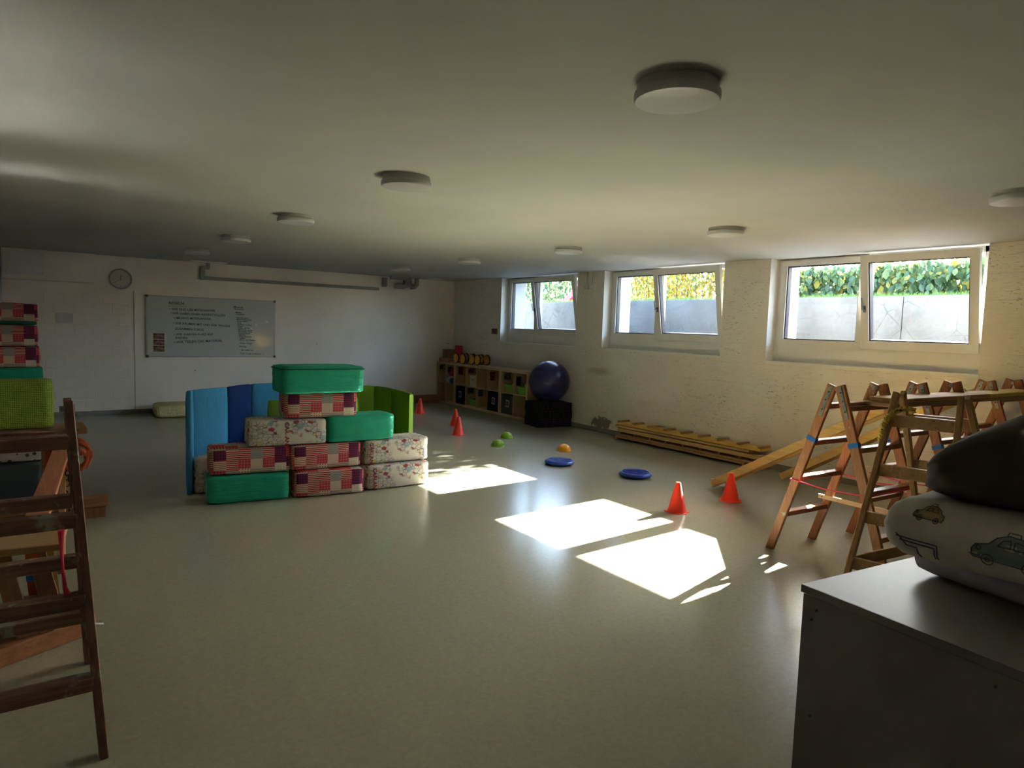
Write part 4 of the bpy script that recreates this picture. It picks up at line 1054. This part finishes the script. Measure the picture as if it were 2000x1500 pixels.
# planks laid over the rungs
def plank(x0, x1, y0, y1, z0, z1, m, label, rz=0):
    b = B(); box(b, 0, x1-x0, 0, y1-y0, 0, z1-z0); bev(b, .004, 1); o = obj('walking_plank', b, m, None, (x0, y0, z0), (0, 0, rz)); tag(o, label, 'plank', 'planks bridging the ladders'); return o
MPLX = wood('plank_light', (166, 128, 84), (196, 158, 110), .8, 0, .8); MPLY = wood('plank_yellow', (190, 156, 66), (206, 176, 90), .8, 0, .8)
plank(4.60, 6.02, 2.17, 2.382, 1.122, 1.146, MPIN2, 'lower walking plank bridging the leftmost and middle ladders', -.028)
plank(4.66, 5.98, 2.17, 2.382, 1.147, 1.178, MPLX, 'upper light walking plank bridging the leftmost and middle ladders', -.028)
plank(5.99, 7.12, 2.12, 2.325, 1.122, 1.146, MPIN2, 'lower walking plank at the right between middle and last ladder', -.015)
plank(5.985, 7.12, 2.12, 2.325, 1.147, 1.178, MPLY, 'yellow-edged walking plank at the right between middle and last ladder', -.015)
b = B(); box(b, 4.44, 4.885, 2.385, 2.44, 1.122, 1.140); bev(b, .003, 1); tag(obj('short_board', b, MPLX), 'short thin board lying on the top rungs of the leftmost reddish ladder', 'board')
# rope on the tan ladder
MROPE = m_dots('yellow_red_rope', (206, 178, 84), (90, 50, 40), 60, .3, (1, 1, 1), rnd=1)
rp = thing('climbing_rope', 'yellow rope with dark flecks looped over the top of the tan ladder', 'rope', (4.20, 1.98, 0))
rth = Vector((math.cos(YAW), -math.sin(YAW), 0)); tcm = Vector((-math.sin(YAW), -math.cos(YAW), 0))
def smooth_path(L_, n):
    o_ = []
    for i in range(len(L_)-1):
        p0, p1, p2, p3 = [Vector(L_[max(0, min(len(L_)-1, i+k))]) for k in (-1, 0, 1, 2)]
        for j in range(n):
            t = j/n; o_.append(.5*((2*p1)+(p2-p0)*t+(2*p0-5*p1+4*p2-p3)*t*t+(3*p1-p0-3*p2+p3)*t**3))
    o_.append(Vector(L_[-1])); return o_
def braid(bm_, ctl, r, tw=1.1, base=Vector((.03, 0, 0))):
    pts = smooth_path(ctl, 6)
    for w_ in range(3):
        P_ = []
        for k, q in enumerate(pts):
            an = k*tw+w_*2*PI/3; P_.append(base+rth*q.x+Vector((0, 0, q.y))+tcm*q.z+r*.75*(rth*math.cos(an)+Vector((0, 0, 1))*math.sin(an)*.6+tcm*math.sin(an)*.8))
        tube(bm_, P_, r, 8)
b = B()
braid(b, [(-.115, .97, .05), (-.110, 1.03, .05), (-.095, 1.09, .05), (-.060, 1.135, .05), (-.01, 1.160, .055), (.035, 1.165, .05), (.072, 1.155, .03), (.085, 1.14, .0), (.07, 1.13, -.05)], .0125)
obj('rope_strand', b, MROPE, rp, smooth=True)
b = B(); braid(b, [(-.115, .97, .05), (-.118, .90, .05), (-.116, .84, .05), (-.122, .77, .05)], .007); braid(b, [(-.005, 1.14, -.02), (-.015, 1.08, -.02), (-.035, 1.03, -.02), (-.05, .985, -.02)], .008)
obj('rope_tail', b, MROPE, rp, smooth=True)

# ================= dark ladder at left =================
DL, ogd, od_ = ladder('dark brown worn step ladder close to the camera at the left edge', (.10, 3.075, 1.205), (-.34, 3.075, 1.205), (.170, 2.700, 0), (-.42, 2.700, 0), (.166, 3.495, 0), (-.42, 3.495, 0), (.25, .53, .81, 1.09), MDRK, MDRK2, sw=.062, st=.030, rh=.052, rd=.060, plates=True, over=.03)
b = B(); q = Vector((.152, 2.80, .43))-ogd
for (a, c) in (((0, 0, .02), (.03, .03, .0)), ((.03, .03, 0), (.028, .10, -.02))): rod(b, q+Vector(a), q+Vector(c), .006, 8)
obj('hook', b, MGAL, DL)
b = B(); rod(b, Vector((.135, 2.90, .36))-ogd, Vector((.150, 3.28, .40))-ogd, .004, 6); obj('wire_stay', b, MGAL, DL)
b = B(); bar(b, (0.066, 2.85, .82-.0), (.066, 2.85, .818), .01, .002)
b.free(); b = B()
rz_ = Vector((.069, 2.800, .535))
pts = [(.055, 2.862, .565), (.060, 2.870, .60), (.062, 2.915, .69), (.062, 2.935, .765)]
tube(b, [(.062, 2.840, .80), (.062, 2.846, .74), (.064, 2.850, .66), (.070, 2.850, .585), (.076, 2.846, .56)], .006, 8, rad=lambda t: .011-.006*math.sin(t*PI))
tag(obj('ribbon', b, MPK), 'pink ribbon hanging from a rung of the dark ladder', 'ribbon')
# ================= trestles =================
MTW = wood('trestle_wood', (128, 88, 58), (158, 114, 78), .55, 0, 1); MTWP = wood('trestle_post_wood', (150, 112, 70), (182, 142, 94), .55, 2, 1); MTWD = wood('trestle_dark_wood', (96, 62, 42), (124, 84, 58), .6, 2, 1)
MBOX_RED = wood('trestle_base_wood', (122, 78, 52), (150, 102, 70), .5, 0, 1)
ft = thing('trestle', 'far wooden trestle whose plank top carries the green dotted cushion', 'trestle', (-.10, 6.1, 0), .03, 'low wooden trestles')
b = B(); box(b, -.55, .54, -.10, .0, .085, .165); bev(b, .006, 1); obj('base_beam', b, MBOX_RED, ft)
b = B(); box(b, -.55, .525, -.09, -.01, .0, .084); bev(b, .006, 1); obj('base_beam', b, MTWD, ft)
b = B(); box(b, .12, .30, -.08, .0, .165, .665); bev(b, .004, 1); obj('post', b, MTWP, ft)
b = B(); box(b, -.46, -.30, -.08, .0, .165, .665); bev(b, .004, 1); obj('post', b, MTWP, ft)
b = B(); box(b, -.60, .41, -.12, .24, .665, .705); bev(b, .005, 1); obj('top_plank', b, MTW, ft)
nt_ = thing('trestle', 'near wooden trestle with a pale plank top between the dark ladder and far trestle', 'trestle', (0, 3.76, 0), 0, 'low wooden trestles')
m27 = .47
def R2(bm_, a, c=(0, 0, 0)): bmesh.ops.transform(bm_, matrix=Matrix.Translation(c) @ Matrix.Rotation(a, 4, 'Z'), verts=bm_.verts); return bm_
b = B(); box(b, -.45, .22, -.055, .055, 0, .085); bev(b, .006, 1); R2(b, m27, (0, -.005, 0)); obj('base_beam', b, MBOX_RED, nt_)
b = B(); box(b, -.115, .035, -.05, .05, .085, .25); bev(b, .004, 1); R2(b, .25); obj('foot_block', b, MTWD, nt_)
for x in (-.125, .008):
    b = B(); bar(b, (x+.03, -.02, .20), (x-.03, .10, .46), .075, .028, (0, 1, 0)); bev(b, .003, 1); obj('leg', b, MTWD, nt_)
b = B(); bar(b, (.062, .0, .20), (.035, .10, .46), .028, .02, (0, 1, 0)); obj('lit_leg_side', b, MTWP, nt_)  # direct light on the leg's right side, set in as paler wood
b = B(); box(b, -.80, .085, -.02, .38, .46, .495); bev(b, .004, 1); R2(b, -.10); obj('top_plank', b, wood('trestle_top_pale', (146, 112, 78), (172, 136, 98), .5, 0, .8), nt_)
b = B(); bar(b, (.165, 6.02, .60), (-.015, 4.18, .50), .105, .028, (0, 0, 1)); bev(b, .003, 1)
tag(obj('sloping_plank', b, wood('pinkish_plank', (160, 96, 74), (188, 124, 98), .55, 1, .9)), 'pinkish painted plank running from the far trestle down to the near one', 'plank')
b = B(); bar(b, (.085, 4.02, .30), (.150, 5.98, .30), .035, .095, (0, 0, 1)); bev(b, .004, 1)
tag(obj('long_rail', b, MTWP), 'long pale wooden rail below the pinkish plank between the trestles', 'rail')
# straps
MSTR = NT('orange_webbing', .75, .25); MSTR.col(S((164, 74, 38))); MSTR.bump(MSTR.noise(MSTR.coord('Object', (1, 1, 40)), 30, 2), .3, .002); MSTR = MSTR.m
def ribbon(bm_, pts, w_, ax, th=.003):
    ax = Vector(ax).normalized()*w_/2; pts = [Vector(p) for p in pts]; rings = []
    for i, p in enumerate(pts):
        d = (pts[min(i+1, len(pts)-1)]-pts[max(i-1, 0)]).normalized(); n = d.cross(ax).normalized()*th/2
        rings.append([bm_.verts.new(p+ax+n), bm_.verts.new(p-ax+n), bm_.verts.new(p-ax-n), bm_.verts.new(p+ax-n)])
    for a, c in zip(rings, rings[1:]):
        for k in range(4): bm_.faces.new((a[k], a[(k+1) % 4], c[(k+1) % 4], c[k]))
    bm_.faces.new(rings[0][::-1]); bm_.faces.new(rings[-1])
st_ = thing('lashing_strap', 'coiled orange webbing strap hanging on the post of the far trestle', 'strap', (.235, 5.95, 0))
b = B()
for k, (R_, zc, xo) in enumerate(((.105, .53, .0), (.095, .51, .012), (.085, .49, -.01))):
    tube(b, [(xo+R_*.95*math.cos(a*2*PI/28)*(.8+.05*k), -.02*k-.012+.016*math.sin(a), zc+R_*math.sin(a*2*PI/28)) for a in range(28)], .016, 8, True)
obj('strap_coil', b, MSTR, st_, smooth=True)
b = B(); ribbon(b, [(-.16, -.01, .60), (-.175, -.012, .48), (-.18, -.02, .34), (-.19, -.02, .22)], .05, (1, .2, 0)); ribbon(b, [(-.06, -.05, .535), (.03, -.06, .545), (.10, -.05, .52)], .05, (0, 0, 1)); obj('strap_tail', b, MSTR, st_)
s2_ = thing('lashing_strap', 'orange strap with blue section and metal buckle hanging inside the near trestle', 'strap', (-.035, 3.81, 0))
b = B(); ribbon(b, [(0, .0, .455), (.002, -.005, .40), (.004, -.01, .34)], .05, (1, 0, 0)); ribbon(b, [(.006, -.012, .318), (.012, -.02, .25), (.02, -.03, .215)], .052, (1, 0, 0)); obj('webbing', b, MSTR, s2_)
b = B(); ribbon(b, [(.004, -.01, .342), (.006, -.014, .315)], .054, (1, 0, 0), .006); obj('blue_section', b, MTAPE, s2_)
b = B(); tube(b, [(-.012, -.03, .225), (-.012, -.036, .20), (.052, -.036, .20), (.052, -.03, .225)], .004, 6, True); obj('buckle', b, MGAL, s2_)
ch = thing('chain', 'dark metal chain hanging beside the far trestle post', 'chain', (.20, 5.93, 0))
for k in range(9):
    b = B(); R_ = .017
    P_ = [((R_*math.cos(a*PI/6) if k % 2 else 0), (0 if k % 2 else R_*math.cos(a*PI/6)), 1.5*R_*math.sin(a*PI/6)) for a in range(12)]
    tube(b, P_, .0045, 6, True); obj('link', b, MBLK, ch, (-.03+.012*math.sin(k), -.02, .43-k*.038), smooth=True)

# ================= cabinet and cushions, lower right =================
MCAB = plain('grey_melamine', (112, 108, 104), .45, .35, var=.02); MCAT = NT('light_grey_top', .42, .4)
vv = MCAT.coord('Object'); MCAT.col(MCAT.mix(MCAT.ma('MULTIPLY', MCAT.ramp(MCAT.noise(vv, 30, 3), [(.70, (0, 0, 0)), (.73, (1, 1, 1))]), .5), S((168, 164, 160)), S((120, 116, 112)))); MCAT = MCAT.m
cbn = thing('sideboard', 'grey laminate sideboard at the lower right with cushions piled on it', 'cabinet', (1.945, 1.157, 0), -.0)
M_c = Matrix.Rotation(-.093+.0, 4, 'Z')
def cbox(x0, x1, y0, y1, z0, z1, nm, m, bv=.0015, par=None):
    b = B(); box(b, x0, x1, y0, y1, z0, z1); bev(b, bv, 1); bmesh.ops.transform(b, matrix=M_c, verts=b.verts); return obj(nm, b, m, par or cbn)
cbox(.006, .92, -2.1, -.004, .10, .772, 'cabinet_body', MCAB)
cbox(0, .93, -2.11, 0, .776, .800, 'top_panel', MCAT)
cbox(-.0012, .001, -2.11, 0, .776, .7995, 'edge_strip', MCAB, .0003)
cbox(.05, .88, -2.06, -.04, 0, .10, 'plinth', MBLK)
b = B()
for (y, z) in ((-.055, .735), (-.04, .70), (-.55, .735), (-.06, .40)): rod(b, (-.001, y, z), (.007, y, z), .0035, 8)
bmesh.ops.transform(b, matrix=M_c, verts=b.verts); obj('screw_hole', b, MINK, cbn)['kind'] = 'stuff'
def pillow(L, D, H, seed, wr=.008, r=.06, cuts=17): return softbox(L, D, H, r, wr, .02, cuts, seed)
MLAV = plain('lavender_grey_cloth', (150, 146, 158), .8, .2, bump=.3, bs=12)
MCRM = plain('off_white_cotton', (182, 176, 164), .85, .2, bump=.4, bs=10, var=.04)
MBRN = plain('dark_taupe_cloth', (72, 64, 60), .85, .25, bump=.35, bs=9, var=.08)
def cush(nm, L, D, H, loc, rot, mat, label, seed, r=.06):
    bm = pillow(L, D, H, seed, r=r); o = obj(nm, bm, mat, None, loc, rot, smooth=True); tag(o, label, 'cushion', 'cushions piled on the sideboard'); return o
cush('cushion', .62, 1.05, .14, (2.60, .47, .801), (0, 0, -.10), MLAV, 'lavender grey cushion lying directly on the sideboard', 11, .055)
cc = cush('cushion', .74, 1.08, .178, (2.42, .455, .938), (-.03, -.02, -.04), MCRM, 'off-white cushion printed with cars, in the middle of the pile', 12, .085)
dk = cush('cushion', .66, 1.06, .36, (2.43, .390, 1.112), (-.02, 0, -.06), MBRN, 'dark taupe cushion on top of the pile, highest in the photo right edge', 13, .11)
for v in dk.data.vertices:      # the cushion slumps towards its far end
    tt = max(0, .53-v.co.y); v.co.z *= min(1, .34+.66*(tt/.42)**.85)
# car drawings on the middle cushion (projected line print)
bpy.context.view_layer.update()
dg = bpy.context.evaluated_depsgraph_get()
def draw(target, org, u, v, n, lines, mat, rad=.0016, name='print_line', off=.0006, fill=None):
    mw = target.matrix_world; inv = mw.inverted()
    bt = BVHTree.FromObject(target, dg)
    def pr_(p, o_=off):
        P_ = org+u*p[0]+v*p[1]-n*.3; d = (inv.to_3x3() @ n).normalized(); h, nn, _, _ = bt.ray_cast(inv @ P_, d)
        return None if h is None else h+nn*o_
    b = B()
    for ln in lines:
        P_ = []
        for (a, c) in zip(ln, ln[1:]):
            m = max(1, int(math.dist(a, c)/.006))
            for k in range(m): P_.append((a[0]+(c[0]-a[0])*k/m, a[1]+(c[1]-a[1])*k/m))
        P_.append(ln[-1]); Q = [q for q in (pr_(p) for p in P_) if q is not None]
        if len(Q) > 1: tube(b, Q, rad, 5)
    obj(name, b, mat, target)
    if fill:
        b = B(); pts, m2 = fill
        for i in range(len(pts)): pass
        vs__ = [pr_(p, .0004) for p in pts]; cx = (sum(p[0] for p in pts)/len(pts), sum(p[1] for p in pts)/len(pts)); c0 = pr_(cx, .0004)
        if all(q is not None for q in vs__) and c0 is not None:
            # fan with intermediate ring so that it follows the cloth
            rings = []
            for s in (1, .8, .6, .4, .2): rings.append([b.verts.new(pr_((cx[0]+(p[0]-cx[0])*s, cx[1]+(p[1]-cx[1])*s), .0004) or vs__[i]) for i, p in enumerate(pts)])
            cv = b.verts.new(c0); N = len(pts)
            for A_, C2 in zip(rings, rings[1:]):
                for i in range(N): b.faces.new((A_[i], A_[(i+1) % N], C2[(i+1) % N], C2[i]))
            for i in range(N): b.faces.new((rings[-1][i], rings[-1][(i+1) % N], cv))
            obj('print_fill', b, m2, target)
def circ(x, y, r, n=14): return [(x+r*math.cos(2*PI*k/n), y+r*math.sin(2*PI*k/n)) for k in range(n+1)]
def dense(pts, st=.008):
    o_ = []
    for a, c in zip(pts, pts[1:]):
        m = max(1, int(math.dist(a, c)/st))
        for k in range(m): o_.append((a[0]+(c[0]-a[0])*k/m, a[1]+(c[1]-a[1])*k/m))
    return o_
def car(s, ox, oy):
    f = lambda L_: [(ox+s*x, oy+s*y) for x, y in L_]
    body = [(-1, -.25), (-1.02, -.05), (-.9, .12), (-.55, .2), (-.35, .42), (-.05, .55), (.35, .52), (.62, .36), (.78, .15), (.98, .08), (1.02, -.15), (.95, -.3), (-.95, -.3), (-1, -.25)]
    return [f(body), f([(-.30, .20), (-.18, .38), (.02, .43), (.05, .2), (-.30, .20)]), f([(.14, .2), (.13, .42), (.38, .38), (.52, .2), (.14, .2)]), f(circ(-.55, -.3, .17)), f(circ(-.55, -.3, .06)), f(circ(.55, -.3, .17)), f(circ(.55, -.3, .06)), f(circ(-.82, .02, .07)), f([(-1.08, -.22), (-.75, -.24)]), f([(-.1, .56), (-.08, .64), (.22, .63), (.24, .54)])], dense(f(body))
uY = Vector((0, -1, 0)); uZ = Vector((0, 0, 1)); nX = Vector((1, 0, 0))
MF1 = plain('print_teal', (112, 124, 122), .85); MF2 = plain('print_ochre', (140, 126, 90), .85)
for (s, y, z, mf) in ((.085, .655, 1.025, MF1), (.040, .865, 1.075, MF2), (.042, .48, 1.10, MF2)):
    ln, fl_ = car(s, 0, 0)
    draw(cc, Vector((1.9, y, z)), uY, uZ, nX, ln, MLINE, .0013 if s > .05 else .001, 'printed_car', fill=(fl_, mf))
draw(cc, Vector((1.9, .915, .975)), uY, uZ, nX, [[(-.03, .022), (.085, .022), (.085, -.02)], [(-.02, .012), (.078, .012), (.078, -.02)], [(-.03, .03), (.0, .0), (.03, .0), (.035, -.03)]], plain('print_navy', (52, 60, 84), .85), .0018, 'printed_sign')
